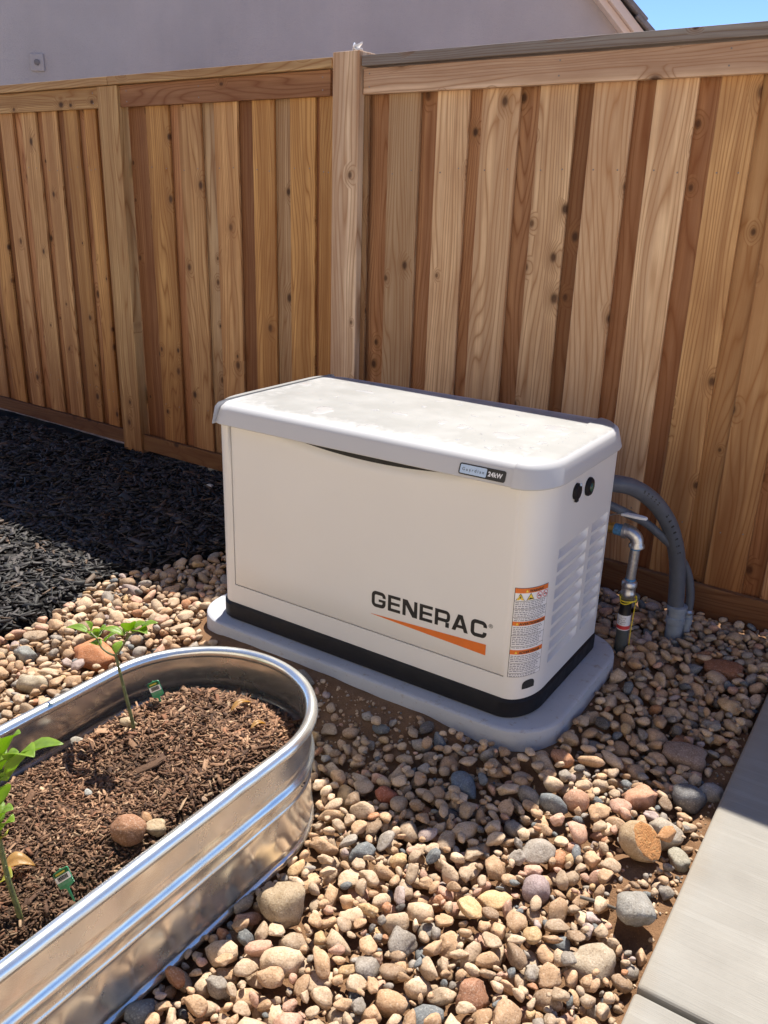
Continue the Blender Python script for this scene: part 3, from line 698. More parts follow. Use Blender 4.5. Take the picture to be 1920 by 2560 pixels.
for u in (.0765, .1000):
    mb = MB(); n = 22; c = [(math.cos(2*math.pi*k/n), math.sin(2*math.pi*k/n)) for k in range(n)]
    mb.add([onbody(u+x*r, SZ1-SHT*.098+y*r, .0017) for r in (.0105,.0088) for x, y in c], [(k, (k+1) % n, n+(k+1) % n, n+k) for k in range(n)]); stick('prohibition_ring', M_RED, b_, mb)
    mb = MB(); mb.add([onbody(u+a*.9, SZ1-SHT*.098+b*.9, .0020) for a, b in ((-.0075,.006),(-.006,.0075),(.0075,-.006),(.006,-.0075))], [(0,1,2,3)]); stick('prohibition_bar', M_RED, b_, mb)
    mb = MB(); mb.add([onbody(u+a, SZ1-SHT*.098+b, .0016) for a, b in ((-.006,-.0025),(.006,-.0025),(.006,.0),(-.006,.0))], [(0,1,2,3)]); stick('hazard_symbol', M_INK, b_, mb)
ln = MB(); tl = MB(); lr = random.Random(8)
for v in (.140,.228,.318,.520,.640,.832,.950): stick('sticker_rule', M_INK, b_, strip(MB(), .0016, SW-.0016, v, v+.0045, .0013))
for v0, v1 in ((.150,.222),(.236,.312),(.326,.360),(.422,.512),(.532,.632),(.650,.678),(.745,.825),(.842,.944),(.958,.988)):
    v = v0+.004
    while v < v1-.006:
        u = .004; end = SW-.006-lr.uniform(0,.022)
        while u < end:
            wl = lr.uniform(.003,.011); strip(tl, u, min(end+.002, u+wl), v, v+.0095, .0013, 2); u += wl+.0022
        v += .0195
stick('sticker_small_print', M_GREYINK, b_, tl)['kind'] = 'stuff'

# breaker cover, indicator and lifting slots
bk = MB(); bk.lathe((BLh, -.088, .7235), [(.024,-.002),(.024,.007),(.021,.011),(.006,.012)], 24, 'x'); bk = P(bk, 'breaker_cover', M_BLACK, smooth=40)
mb = MB(); mb.box((BLh+.001, -.094, .692), (BLh+.009, -.078, .706)); P(mb, 'latch_tab', M_BLACK, bk, bevel=.002)
mb = MB(); mb.box((BLh+.010, -.0905, .741), (BLh+.016, -.0825, .749)); P(mb, 'hinge', M_SILVER, bk, bevel=.002)
il = MB(); il.lathe((BLh, .012, .712), [(.028,-.002),(.028,.006),(.024,.011),(.016,.012),(.015,.008)], 28, 'x'); il = P(il, 'indicator_light', M_BLACK, smooth=40)
mb = MB(); mb.lathe((BLh+.0085, .012, .712), [(.0148,0),(.0135,.005),(.006,.008),(.001,.0085)], 20, 'x'); P(mb, 'lens', M_LENS, il, smooth=60)
def slot(s0, flip=1):
    mb = MB(); n = 14; W_ = .045
    def top(u): q_ = min(u, W_-u); return .016+.012*math.sqrt(max(0., 1-max(0., 1-q_/.020)**2))
    V = []
    for k in range(n+1):
        u = W_*k/n
        for v in (0, top(u)): p = onbody(s0+u, .1650+v, .0009); V.append((p.x*flip, p.y, p.z))
    mb.add(V, [(2*k, 2*k+2, 2*k+3, 2*k+1) for k in range(n)]); return P(mb, 'lifting_slot', M_DARK, b_, tri=True)
slot(.046); slot(.06, -1)

# ------------------------------------------------------------------ conduits and gas pipe
def smooth_path(pts, n=10):
    P_ = [Vector(p) for p in pts]; out = []
    for i in range(len(P_)-1):
        p0, p1, p2, p3 = P_[max(0, i-1)], P_[i], P_[i+1], P_[min(len(P_)-1, i+2)]
        for k in range(n):
            t = k/n; out.append(.5*((2*p1)+(p2-p0)*t+(2*p0-5*p1+4*p2-p3)*t*t+(3*p1-p0-3*p2+p3)*t**3))
    out.append(P_[-1]); return out
def ribbed(path, r, amp=.0, per=2): return [r*(1+amp*((i//per) % 2)) for i in range(len(path))]
A = [(0.767,0.654,0.06),(0.760,0.654,0.118),(0.752,0.650,0.221),(0.741,0.630,0.322),(0.718,0.580,0.433),(0.683,0.530,0.514),(0.646,0.480,0.567),(0.606,0.430,0.602),(0.561,0.370,0.621),(.50,.33,.622),(.45,.302,.615)]
co = A[0]
big = empty('thick_conduit', (co[0], co[1], -.02), 'thick grey flexible conduit arching from behind the generator into the stones', 'conduit')
bo_ = (co[0], co[1], -.02)
pth = smooth_path(A, 8); mb = MB(); mb.tube(pth, .0290, 18); hose = mb.build('hose', M_CONDUIT, big, org=bo_, smooth=60)
mb = MB(); mb.lathe((.767,.654,0), [(.030,-.06),(.030,.052),(.034,.055),(.034,.078),(.031,.080),(.032,.104),(.036,.106),(.036,.122),(.030,.124)], 22); mb.build('coupling', M_FITTING, big, org=bo_, smooth=35)
# printed marking along the hose
def hose_print(txt, i0, size, off):
    V, F = text_mesh(txt, size, 1.1); mb = MB(); d = [0.]
    for a, b in zip(pth[:-1], pth[1:]): d.append(d[-1]+(b-a).length)
    s0 = d[i0]
    camv = Vector(CAM[:3])
    vs = []
    for x, y in V:
        s = s0-x; i = max(0, min(len(d)-2, int(np.searchsorted(d, s)-1))); t = (s-d[i])/(d[i+1]-d[i]); p = pth[i].lerp(pth[i+1], t)
        tg = (pth[i+1]-pth[i]).normalized(); w_ = Vector((.45, -.85, .25)); w_ = (w_-tg*w_.dot(tg)).normalized(); u_ = tg.cross(w_)
        if u_.z < 0: u_ = -u_
        a = (y-size*.35)/.0258+off; vs.append(p+w_*.0259*math.cos(a)+u_*.0259*math.sin(a))
    mb.add(vs, F); mb.build('printed_mark', M_TAPE, big, org=bo_, tri=True)
# the small type on the hose is too blurred to read in the photograph: short dashes stand for it
hp = MB()
for k in range(12):
    i = 44+k*2 if k < 5 else 38-(k-5)*2
    p = pth[i]; tg = (pth[i+1]-pth[i]).normalized(); w_ = Vector((.45,-.85,.35)); w_ = (w_-tg*w_.dot(tg)).normalized(); u_ = tg.cross(w_)
    hp.add([p+(w_*math.cos(a)+u_*math.sin(a)  )*.0293+tg*b for a, b in ((-.2,-.003),(.2,-.003),(.2,.004),(-.2,.004))], [(0,1,2,3)])
hp.build('printed_mark', M_TAPE, hose, org=bo_)['kind'] = 'stuff'
B = [(0.793,0.700,0.04),(0.797,0.700,0.087),(0.796,0.700,0.148),(0.785,0.690,0.215),(0.766,0.665,0.278),(0.733,0.620,0.346),(0.699,0.570,0.398),(0.651,0.510,0.458),(0.605,0.450,0.498),(0.557,0.380,0.540),(.52,.33,.56),(.47,.302,.565)]
co = B[0]; bo_ = (co[0], co[1], -.02)
sml = empty('thin_conduit', bo_, 'thin grey flexible conduit running close behind the thick one', 'conduit')
mb = MB(); mb.tube(smooth_path(B, 8), .0148, 14); mb.build('hose', M_CONDUIT, sml, org=bo_, smooth=60)
mb = MB(); mb.lathe((.797,.700,0), [(.017,-.06),(.017,.040),(.0205,.042),(.0205,.066),(.018,.067),(.018,.080)], 18); mb.build('coupling', M_FITTING, sml, org=bo_, smooth=35)
mb = MB(); mb.lathe((.797,.700,0), [(.018,.081),(.0215,.083),(.0215,.090),(.0155,.098)], 18); mb.build('lock_nut', M_ZINC, sml, org=bo_, smooth=35)

gx_, gy_ = .648, .417; go = (gx_, gy_, -.02)
gas = empty('gas_pipe', go, 'gas supply pipe with galvanised elbow and brass valve beside the generator', 'pipe')
def G(mb, name, mat, parent=gas, **k): return mb.build(name, mat, parent, org=go, **k)
rz_ = MB(); rz_.tube([(gx_+.001, gy_, -.06), (gx_-.003, gy_, .148)], .0215, 20); riser = G(rz_, 'riser', M_RISER, smooth=40)
mb = MB(); mb.tube([(gx_-.0022, gy_, .093), (gx_-.003, gy_, .150)], .0221, 24); lab = G(mb, 'pipe_label', M_WHITEV, smooth=40)
mb = MB(); mb.tube([(gx_-.0022, gy_, .096), (gx_-.0023, gy_, .110)], .0225, 24); G(mb, 'red_band', M_RED, riser, smooth=40)
mb = MB()
for k in range(9): 
    a = -2.2+k*.14; a2 = a+.09
    for z in (.116,.123,.130,.138): 
        if rnd.random() < .75: mb.add([(gx_-.0025+.0227*math.cos(q), gy_+.0227*math.sin(q), zz) for q, zz in ((a,z),(a2,z),(a2,z+.003),(a,z+.003))], [(0,1,2,3)])
G(mb, 'label_small_print', M_GREYINK, riser)['kind'] = 'stuff'
mb = MB(); mb.tube([(gx_-.003, gy_, .150), (gx_-.003, gy_, .165), (gx_-.002, gy_, .205)], [.0225,.020,.0195], 20); G(mb, 'black_tape', M_TAPE, smooth=50)
mb = MB(); mb.lathe((gx_-.001, gy_, 0), [(.017,.196),(.022,.214),(.0255,.220),(.0255,.232),(.0235,.236),(.0235,.252),(.0265,.256),(.0265,.270),(.023,.275),(.020,.277)], 22); G(mb, 'reducer', M_ZINC, smooth=35)
mb = MB(); mb.tube([(gx_, gy_, .27), (gx_+.003, gy_, .40)], .0168, 18); G(mb, 'nipple', M_ZINC, smooth=40)
for z in (.278, .3925):
    mb = MB(); mb.tube([(gx_+.0003+(z-.27)*.023, gy_, z), (gx_+.0003+(z-.27)*.023, gy_, z+.007)], .0178, 18); G(mb, 'thread_sealant', M_BLUE, smooth=40)
ec = Vector((.653, gy_, .405)); Rb = .034
ep = [ec+Vector((0,0,-.004)), ec+Vector((0,0,.004))]+[ec+Vector((-Rb+Rb*math.cos(a), 0, .010+Rb*math.sin(a))) for a in [math.pi/2*k/8 for k in range(9)]]+[ec+Vector((-Rb-.014, 0, .010+Rb))]
mb = MB(); mb.tube(ep, [.0265,.0265]+[.0225]*9+[.0225], 20)
mb.tube([ec+Vector((-Rb-.006, 0, .010+Rb)), ec+Vector((-Rb-.017, 0, .010+Rb))], .0265, 20); G(mb, 'elbow', M_ZINC, smooth=45)
zc = .449
mb = MB(); mb.tube([(.603, gy_, zc), (.570, gy_, zc)], [.0205,.0195], 18); G(mb, 'thread_sealant', M_BLUE, smooth=45)
mb = MB(); mb.tube([(.572, gy_, zc), (.562, gy_, zc), (.561, gy_, zc), (.545, gy_, zc), (.544, gy_, zc), (.520, gy_, zc), (.519, gy_, zc), (.505, gy_, zc)], [.021,.021,.017,.019,.024,.024,.020,.020], 8); mb.tube([(.535, gy_, zc+.015), (.535, gy_, zc+.045)], [.012,.009], 12)
vlv = G(mb, 'valve', M_BRASS, smooth=35)
mb = MB(); mb.tube([(.507, gy_, zc), (.455, gy_, zc), (.440, gy_-.02, zc), (.440, .300, zc)], .0165, 14); G(mb, 'nipple', M_ZINC, smooth=45)
mb = MB(); mb.loft([[(x, gy_+w_, z), (x, gy_-w_, z), (x, gy_-w_, z+t_), (x, gy_+w_, z+t_)] for x, w_, z, t_ in ((.525,.012,zc+.040,.003),(.548,.012,zc+.041,.003),(.570,.010,zc+.053,.003),(.592,.010,zc+.058,.003),(.600,.010,zc+.059,.003))]); lev = G(mb, 'lever', M_ZINC, vlv, bevel=.001)
mb = MB(); mb.loft([[(x, gy_+w_, z), (x, gy_-w_, z), (x, gy_-w_*.9, z+t_), (x, gy_+w_*.9, z+t_)] for x, w_, z, t_ in ((.589,.0125,zc+.053,.009),(.600,.013,zc+.054,.010),(.655,.013,zc+.054,.010),(.672,.010,zc+.054,.009),(.677,.005,zc+.055,.006))]); G(mb, 'lever_grip', M_PALELEVER, vlv, bevel=.003, seg=3)
mb = MB(); mb.lathe((.535, gy_, zc+.043), [(.0075,0),(.0075,.008),(.003,.009)], 6); G(mb, 'lever_nut', M_ZINC, vlv)
wr = MB(); pts = []
for k in range(72):
    t = k/71; a = t*2*math.pi*2.6+.4; r = .026+.0035*math.sin(3.1*a)+.002*t; pts.append((gx_+r*math.cos(a), gy_+r*math.sin(a), .205+.012*math.sin(a*.9)+.010*t+.007*math.cos(a)))
wr.tube(pts, .0022, 6); wr.tube(smooth_path([pts[0], (gx_+.026, gy_+.008, .15), (gx_+.0250, gy_+.004, .08), (gx_+.026, gy_+.006, -.02)], 6), .0016, 6); G(wr, 'tracer_wire', M_WIRE, smooth=60)

# ------------------------------------------------------------------ stock tank planter
TX, TY0, TY1, TR, TH = .046, -1.048, -2.290, .287, .305
def stadium(r, z, n=40, dent=0.):
    pts = [(TX+r*math.cos(math.pi*k/n), TY0+r*math.sin(math.pi*k/n), z) for k in range(n+1)]
    ns = 120
    def dn(y, sg): return dent*max(0., math.sin((y*sg)*2*math.pi/.082+.6*math.sin(y*9)))
    pts += [(TX-r-dn(TY0+(TY1-TY0)*k/ns, 1), TY0+(TY1-TY0)*k/ns, z) for k in range(1, ns)]
    pts += [(TX+r*math.cos(math.pi+math.pi*k/n), TY1+r*math.sin(math.pi+math.pi*k/n), z) for k in range(n+1)]
    pts += [(TX+r+dn(TY1+(TY0-TY1)*k/ns, -1), TY1+(TY0-TY1)*k/ns, z) for k in range(1, ns)]
    return pts
tank = empty('stock_tank', (TX, (TY0+TY1)/2, -.012), 'long round ended galvanised steel tank used as a planter beside the stones', 'planter')
to = (TX, (TY0+TY1)/2, -.012)
def rib(c, h, w_):
    return [(h*.5*(1+math.cos(a)), c+w_*a/math.pi) for a in [math.pi*(-1+k/4) for k in range(9)]]
prof = [(.006,-.012),(.008,-.006),(.006,.002),(.0,.006)]+[(.004,.024)]+[(.002,.03),(0,.045),(0,.06),(0,.075),(0,.09),(0,.105),(0,.115)]+rib(.138,.0035,.009)+[(0,.152)]+rib(.182,.010,.021)+[(0,.215),(.0015,.219),(0,.223),(0,.270),(0,TH-.008)]
prof_in = [(d-.0025, z) for d, z in prof[::-1] if z > .03]
tk = MB(); tk.loft([stadium(TR+d, z, dent=.0042*max(0., 1-abs(z-.083)/.034)) for d, z in prof]+[stadium(TR+d, z) for d, z in prof_in]+[stadium(TR-.004, .02)], True, True)
tk.build('wall', M_GALV, tank, org=to, smooth=50)
rim = MB(); nr = 12; rim.loft([stadium(TR+.002+.0155*math.cos(a), TH-.006+.0155*math.sin(a)) for a in [2*math.pi*k/nr for k in range(nr+1)]], False, False); rim.build('rolled_rim', M_GALV, tank, org=to, smooth=80)

def inside_tank(x, y, r):
    yy = min(max(y, TY1), TY0); return (x-TX)**2+(y-yy)**2 < r*r
def bark_h(x, y):
    yy = min(max(y, TY1), TY0); d = TR-math.hypot(x-TX, y-yy)
    t = max(0., min(1., d/.125)); s = t*t*(3-2*t)
    return .160+.086*s+.010*mnoise.noise((x*6, y*6, 1.))+.006*mnoise.noise((x*17, y*17, 3.)) - .012*math.exp(-((x+.02)/.10)**2-((y+1.33)/.12)**2)
sg = MB(); step = .012; xs = np.arange(TX-TR+.002, TX+TR, step); ysn = np.arange(TY1-TR, TY0+TR, step); idx = {}
for i, x in enumerate(xs):
    for j, y in enumerate(ysn):
        if inside_tank(x, y, TR-.001): idx[(i, j)] = len(sg.v); sg.v.append((x, y, bark_h(x, y)-.003))
for (i, j), a in idx.items():
    q = [(i+1, j), (i+1, j+1), (i, j+1)]
    if all(t in idx for t in q): sg.f.append((a, *[idx[t] for t in q])); sg.mi.append(0)
potting = sg.build('potting_soil', M_POTSOIL, smooth=180); tag(potting, 'dark potting soil and brown shredded bark heaped inside the steel tank', 'soil', kind='stuff')

# shards (bark, mulch) as one mesh each
def shards(name, mat, P_, L_, W_, T_, yaw, pit, colr, parent=None):
    n = len(P_)
    q = np.array([(-.5,-.5,-.5),(.5,-.32,-.5),(.42,.4,-.5),(-.46,.5,-.5),(-.5,-.35,.5),(.44,-.5,.5),(.5,.3,.5),(-.4,.42,.5)])
    V = q[None]*np.stack([L_, W_, T_], 1)[:, None]
    V += (rs.rand(n, 8, 3)-.5)*np.stack([L_*.18, W_*.35, T_*.35], 1)[:, None]
    V[:, :, 2] += ((V[:, :, 0]/L_[:, None])**2-.12)*(L_*(rs.rand(n)-.5)*.5)[:, None]
    cp, sp_ = np.cos(pit)[:, None], np.sin(pit)[:, None]; cy, sy = np.cos(yaw)[:, None], np.sin(yaw)[:, None]
    rl = (rs.rand(n)-.5)[:, None]*1.6; cr, sr = np.cos(rl), np.sin(rl)
    X, Y, Z = V[:, :, 0], V[:, :, 1], V[:, :, 2]
    Y, Z = Y*cr-Z*sr, Y*sr+Z*cr
    X, Z = X*cp-Z*sp_, X*sp_+Z*cp
    X, Y = X*cy-Y*sy, X*sy+Y*cy
    V = np.stack([X, Y, Z], 2)+P_[:, None]
    f = np.array([(3,2,1,0),(4,5,6,7),(0,1,5,4),(1,2,6,5),(2,3,7,6),(3,0,4,7)])
    F = (f[None]+np.arange(n)[:, None, None]*8).reshape(-1, 4)
    return np_mesh(name, V.reshape(-1, 3), F, mat, 'chip_colour', np.repeat(colr, 8, 0), parent)
def np_mesh(name, V, F, mat, attr, colr, parent=None, smooth=False):
    me = bpy.data.meshes.new(name); k = F.shape[1]
    me.vertices.add(len(V)); me.vertices.foreach_set('co', V.astype(np.float32).ravel())
    me.loops.add(F.size); me.loops.foreach_set('vertex_index', F.astype(np.int32).ravel())
    me.polygons.add(len(F)); me.polygons.foreach_set('loop_start', np.arange(0, F.size, k, dtype=np.int32)); me.polygons.foreach_set('loop_total', np.full(len(F), k, np.int32))
    me.update(calc_edges=True)
    a = me.color_attributes.new(attr, 'FLOAT_COLOR', 'POINT'); a.data.foreach_set('color', np.c_[colr, np.ones(len(colr))].astype(np.float32).ravel())
    me.materials.append(mat)
    if smooth: me.shade_smooth()
    me.validate(); return link(name, me, parent)
pts = []
while len(pts) < 24000:
    x, y = rs.uniform(TX-TR, TX+TR), rs.uniform(-2.05, TY0+TR)
    if inside_tank(x, y, TR-.012): pts.append((x, y, bark_h(x, y)+rs.uniform(-.004,.004)))
pts = np.array(pts); n = len(pts)
far = np.clip((pts[:, 1]+1.35)/.5, 0, 1)
pal = np.array([(.21,.112,.062),(.28,.155,.088),(.14,.072,.042),(.37,.22,.13),(.085,.045,.028),(.46,.31,.19),(.26,.12,.065)])
cc = pal[rs.choice(7, n, p=[.24,.22,.2,.1,.14,.04,.06])]*(.8+.4*rs.rand(n, 1))
L_ = rs.gamma(2.6, .0036, n)*(.75+.7*far)+.004
cc *= np.array([.62+.75*max(0., min(1., .5+1.1*mnoise.noise((p[0]*5, p[1]*5, 4.4)))) for p in pts])[:, None]
L_ = L_*np.where(rs.rand(n) < .06, 2.1, 1.)
shards('bark_chips', M_BARK, pts, L_, L_*rs.uniform(.10,.30,n)+.0012, rs.uniform(.001,.0028,n), rs.rand(n)*6.28, rs.normal(0,.30,n), cc, potting)['kind'] = 'stuff'

# ------------------------------------------------------------------ black mulch bed
MBX = np.array([-2.6,-1.5,-1.1,-.80,-.69,-.52,-.33,-.2,-.107,.077,.233,.5,1.2]); MBV = np.array([-1.5,-1.32,-1.22,-1.17,-1.15,-1.2,-1.26,-1.27,-1.20,-1.13,-1.10,-1.04,-.95])
def mulch_edge(y): return float(np.interp(y, MBX, MBV))
mg = MB(); yv = np.arange(-2.0, 1.06, .04); nu = 60
for y in yv:
    e = mulch_edge(y)
    for k in range(nu+1):
        x = e+.02-(e+.02+5.)*(k/nu)**1.5*-1*-1 if False else (e+.02)+(-5.-(e+.02))*(k/nu)**1.5
        yy = y if y < 1.0 else 0.96+FT*x+.03
        h = .012+.014*mnoise.noise((x*2.2, y*2.2, 7.))+.006*mnoise.noise((x*9, y*9, 7.)); d = e+.02-x
        mg.v.append((x, yy, -.05+(h+.05)*min(1., d/.07)))
for i in range(len(yv)-1):
    for k in range(nu): a = i*(nu+1)+k; mg.f.append((a, a+1, a+nu+2, a+nu+1)); mg.mi.append(0)
mulch = mg.build('black_mulch', M_MULCHBASE, smooth=180); tag(mulch, 'black shredded bark mulch spread along the foot of the fence', 'mulch', kind='stuff')
pts = []
while len(pts) < 15000:
    x, y = rs.uniform(-3.9, -.9), rs.uniform(-1.15, 1.03)
    e = mulch_edge(y)+rs.normal(0, .022)
    if x > e or y > .955+FT*x-.005: continue
    if x < -2.5 and rs.rand() < .25: continue
    h = .014+.014*mnoise.noise((x*2.2, y*2.2, 7.))+.006*mnoise.noise((x*9, y*9, 7.)); d = e-x
    pts.append((x, y, -.02+(h+.02)*min(1., max(0, d)/.05)+rs.uniform(0,.010)))
pts = np.array(pts); n = len(pts); g = rs.uniform(.12, 1.6, n)**2.
cc = np.stack([.031*g, .027*g, .026*g], 1); br = rs.rand(n) < .07; cc[br] = np.array([.10,.06,.035])*(.6+.8*rs.rand(br.sum(), 1))
L_ = rs.gamma(3.2, .0115, n)+.009
shards('mulch_chips', M_CHIP, pts, L_, L_*rs.uniform(.10,.26,n)+.004, rs.uniform(.002,.006,n), rs.rand(n)*6.28, rs.normal(0,.22,n), cc, mulch)['kind'] = 'stuff'

# ------------------------------------------------------------------ river stones
def ico(sub):
    bm = bmesh.new(); bmesh.ops.create_icosphere(bm, subdivisions=sub, radius=1.)
    V = np.array([v.co[:] for v in bm.verts]); F = np.array([[v.index for v in f.verts] for f in bm.faces]); bm.free(); return V, F
V3, F3 = ico(3); V2, F2 = ico(2)
def pebble_shape(V, seed, amp, cuts, angular=0.):
    r = random.Random(seed); off = Vector((r.uniform(-50,50), r.uniform(-50,50), r.uniform(-50,50)))
    out = []
    cl = []
    for _ in range(cuts):
        d = Vector((r.gauss(0,1), r.gauss(0,1), r.gauss(0,1))).normalized(); cl.append((d, r.uniform(.52,.84)))
    for v in V:
        p = Vector(v); k = 1+amp*mnoise.noise(p*1.1+off)+amp*.35*mnoise.noise(p*2.7+off)
        # superellipsoid squareness
        q = p*k
        for d, h in cl:
            t = q.dot(d)-h
            if t > 0: q -= d*t*(.80+.15*angular)
        if angular: q += p*angular*.07*mnoise.noise(p*5.+off)
        out.append(q[:])
    return np.array(out)
NPR = 18
PR3 = [pebble_shape(V3, 100+i, .26+.12*(i % 3), [2,3,4,5,6,9][i % 6], 0. if i < 11 else 1.) for i in range(NPR)]
PR2 = [pebble_shape(V2, 100+i, .26+.12*(i % 3), [2,3,4,5,6,9][i % 6], 0. if i < 11 else 1.) for i in range(NPR)]
PR3 += [pebble_shape(V3, 300+i, .26+.05*i, 1+i) for i in range(4)]
SPAL = np.array([(.50,.325,.195),(.57,.42,.285),(.45,.33,.225),(.31,.27,.23),(.17,.18,.185),(.53,.32,.23),(.43,.21,.11),(.31,.21,.135),(.14,.125,.115),(.54,.36,.19),(.42,.33,.30)])
SPW = np.array([.29,.22,.19,.095,.04,.07,.015,.045,.012,.03,.02]); SPW = SPW/SPW.sum()
HM = np.zeros((len(gx), len(gy)))
sxi = np.clip(((gx-vx[0])/st), 0, len(vx)-2); syi = np.clip(((gy-vy[0])/st), 0, len(vy)-2)
i0, j0 = sxi.astype(int), syi.astype(int); fx, fy = (sxi-i0)[:, None], (syi-j0)[None]
HM = SH[i0][:, j0]*(1-fx)*(1-fy)+SH[i0+1][:, j0]*fx*(1-fy)+SH[i0][:, j0+1]*(1-fx)*fy+SH[i0+1][:, j0+1]*fx*fy
GXX, GYY = np.meshgrid(gx, gy, indexing='ij')
BLK = np.zeros(HM.shape, bool)
BLK |= (np.abs(GXX) < .686) & (np.abs(GYY) < .372) & ~((np.abs(GXX) > .53) & (np.abs(GYY) > .238) & (np.hypot(np.abs(GXX)-.53, np.abs(GYY)-.238) > .16))
cy_ = np.clip(GYY, TY1, TY0); BLK |= np.hypot(GXX-TX, GYY-cy_) < TR+.008
BLK |= GXX > 1.134
BLK |= GYY > FY+FT*GXX-.03
for x, y, r in ((gx_, gy_, .022), (.767,.654,.034), (.797,.700,.02)): BLK |= np.hypot(GXX-x, GYY-y) < r
edge = np.interp(gy, MBX, MBV)
MUL = GXX < (edge[None]+.015)
def rotm(yaw, pit, rol):
    return (Matrix.Rotation(yaw, 3, 'Z') @ Matrix.Rotation(pit, 3, 'X') @ Matrix.Rotation(rol, 3, 'Y'))
def deposit(x, y, ax, R, sink=.12, commit=True, zfix=None, block_tol=.12):
    """rest an ellipsoid with semi axes ax and rotation R on the height map, return its centre height or None"""
    Rn = np.array(R); A = Rn @ np.diag(1/np.array(ax)**2) @ Rn.T
    hx = math.sqrt((Rn[0]**2*np.array(ax)**2).sum()); hy = math.sqrt((Rn[1]**2*np.array(ax)**2).sum())
    ia, ib = int((x-hx-XA)/RES), int((x+hx-XA)/RES)+2; ja, jb = int((y-hy-YA)/RES), int((y+hy-YA)/RES)+2
    if ia < 0 or ja < 0 or ib > len(gx) or jb > len(gy): return None
    dx = (gx[ia:ib]-x)[:, None]; dy = (gy[ja:jb]-y)[None]
    a = A[2,2]; b = 2*(A[0,2]*dx+A[1,2]*dy); c = A[0,0]*dx*dx+2*A[0,1]*dx*dy+A[1,1]*dy*dy-1
    disc = b*b-4*a*c; ok = disc > 0
    if not ok.any(): return None
    if zfix is None and (BLK[ia:ib, ja:jb] & ok).sum() > block_tol*ok.sum()*.35: return None
    sq = np.sqrt(np.where(ok, disc, 0)); lo_ = (-b-sq)/(2*a); hi_ = (-b+sq)/(2*a)
    h = HM[ia:ib, ja:jb]
    z = zfix if zfix is not None else (h-lo_)[ok].max()-sink*min(ax)
    if commit: h[ok] = np.maximum(h, z+hi_)[ok]
    return z
hero_specs = [  # name, x, y, axes, yaw pitch roll, shape, colour, label
 ('boulder', .436,-1.172,(.058,.052,.047),(.5,.2,.1),21,(.36,.275,.18),'big rounded tan boulder against the foot of the steel tank'),
 ('split_rock', 1.022,-.535,(.058,.047,.049),(.25,.55,.35),16,(.42,.30,.18),'large split rock with a rust coloured broken face on bare dirt'),
 ('mottled_rock', 1.055,-.438,(.052,.042,.040),(.9,.3,.2),9,(.40,.34,.27),'pale grey and tan mottled rock directly behind the split rock'),
 ('craggy_rock', 1.070,-.748,(.066,.045,.038),(1.9,.2,.4),15,(.27,.255,.23),'craggy grey rock with dark folds near the walkway edge'),
 ('flat_cobble', 1.045,-.905,(.056,.046,.034),(.8,.35,.1),21,(.40,.32,.23),'smooth broad tan cobble beside the walkway joint'),
 ('rust_rock', .874,-1.115,(.044,.032,.032),(1.2,.1,.5),17,(.34,.17,.10),'blocky reddish brown rock low among the sunlit stones'),
 ('orange_rock', .960,-.335,(.050,.030,.040),(.7,.9,.3),14,(.50,.27,.17),'upright peach coloured pointed rock at the shadow edge'),
 ('pink_cobble', .828,-.465,(.034,.030,.027),(.4,.2,.2),18,(.46,.26,.17),'rounded orange pink cobble left of the pointed peach rock'),
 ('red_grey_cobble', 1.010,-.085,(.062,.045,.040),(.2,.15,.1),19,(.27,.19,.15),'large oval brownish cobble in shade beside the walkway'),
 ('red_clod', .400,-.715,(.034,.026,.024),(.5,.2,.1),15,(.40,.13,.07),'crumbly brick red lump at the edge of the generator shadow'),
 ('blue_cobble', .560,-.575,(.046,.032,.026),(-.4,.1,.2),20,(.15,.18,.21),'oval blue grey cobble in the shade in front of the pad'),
 ('purple_cobble', .862,-.795,(.036,.031,.029),(.9,.1,.1),18,(.34,.26,.255),'round purplish grey cobble with pale speckles in full sun'),
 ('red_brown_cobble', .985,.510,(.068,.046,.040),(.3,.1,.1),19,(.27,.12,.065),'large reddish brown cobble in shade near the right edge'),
 ('pad_cobble', -.088,-.452,(.040,.034,.028),(.3,.1,.1),20,(.22,.205,.18),'grey cobble on bare dirt against the front of the pad'),
 ('brick_rock', -.800,-.690,(.105,.060,.045),(-.35,.12,.1),16,(.48,.20,.09),'big flat orange red rock beyond the far side of the tank'),
 ('grey_cone_rock', -.97,-.830,(.040,.034,.036),(.2,.4,.3),8,(.27,.275,.26),'greenish grey pointed rock left of the orange red rock'),
 ('cream_rock', -.80,-.93,(.045,.035,.03),(.7,.3,.3),7,(.44,.37,.27),'knobbly cream rock close to the far rim of the tank'),
 ('white_rock', -1.985,.375,(.034,.028,.024),(.2,.2,.2),6,(.60,.58,.54),'lone white stone lying on the black mulch'),
 ('white_rock', -1.72,.80,(.024,.018,.016),(.5,.2,.2),5,(.55,.52,.47),'small pale stone on the black mulch close to the left end of the generator'),
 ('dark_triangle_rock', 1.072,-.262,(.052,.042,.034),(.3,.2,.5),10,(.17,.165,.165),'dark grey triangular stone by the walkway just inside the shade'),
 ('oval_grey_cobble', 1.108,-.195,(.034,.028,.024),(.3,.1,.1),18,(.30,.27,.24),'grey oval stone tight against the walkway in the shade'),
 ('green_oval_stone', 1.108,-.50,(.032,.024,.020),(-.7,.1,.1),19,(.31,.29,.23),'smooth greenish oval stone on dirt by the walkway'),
 ('amber_stone', 1.075,-.522,(.034,.015,.016),(1.2,.1,.1),1,(.48,.25,.11),'slender amber stone lying on dirt between split rock and walkway'),
]
heroes = []
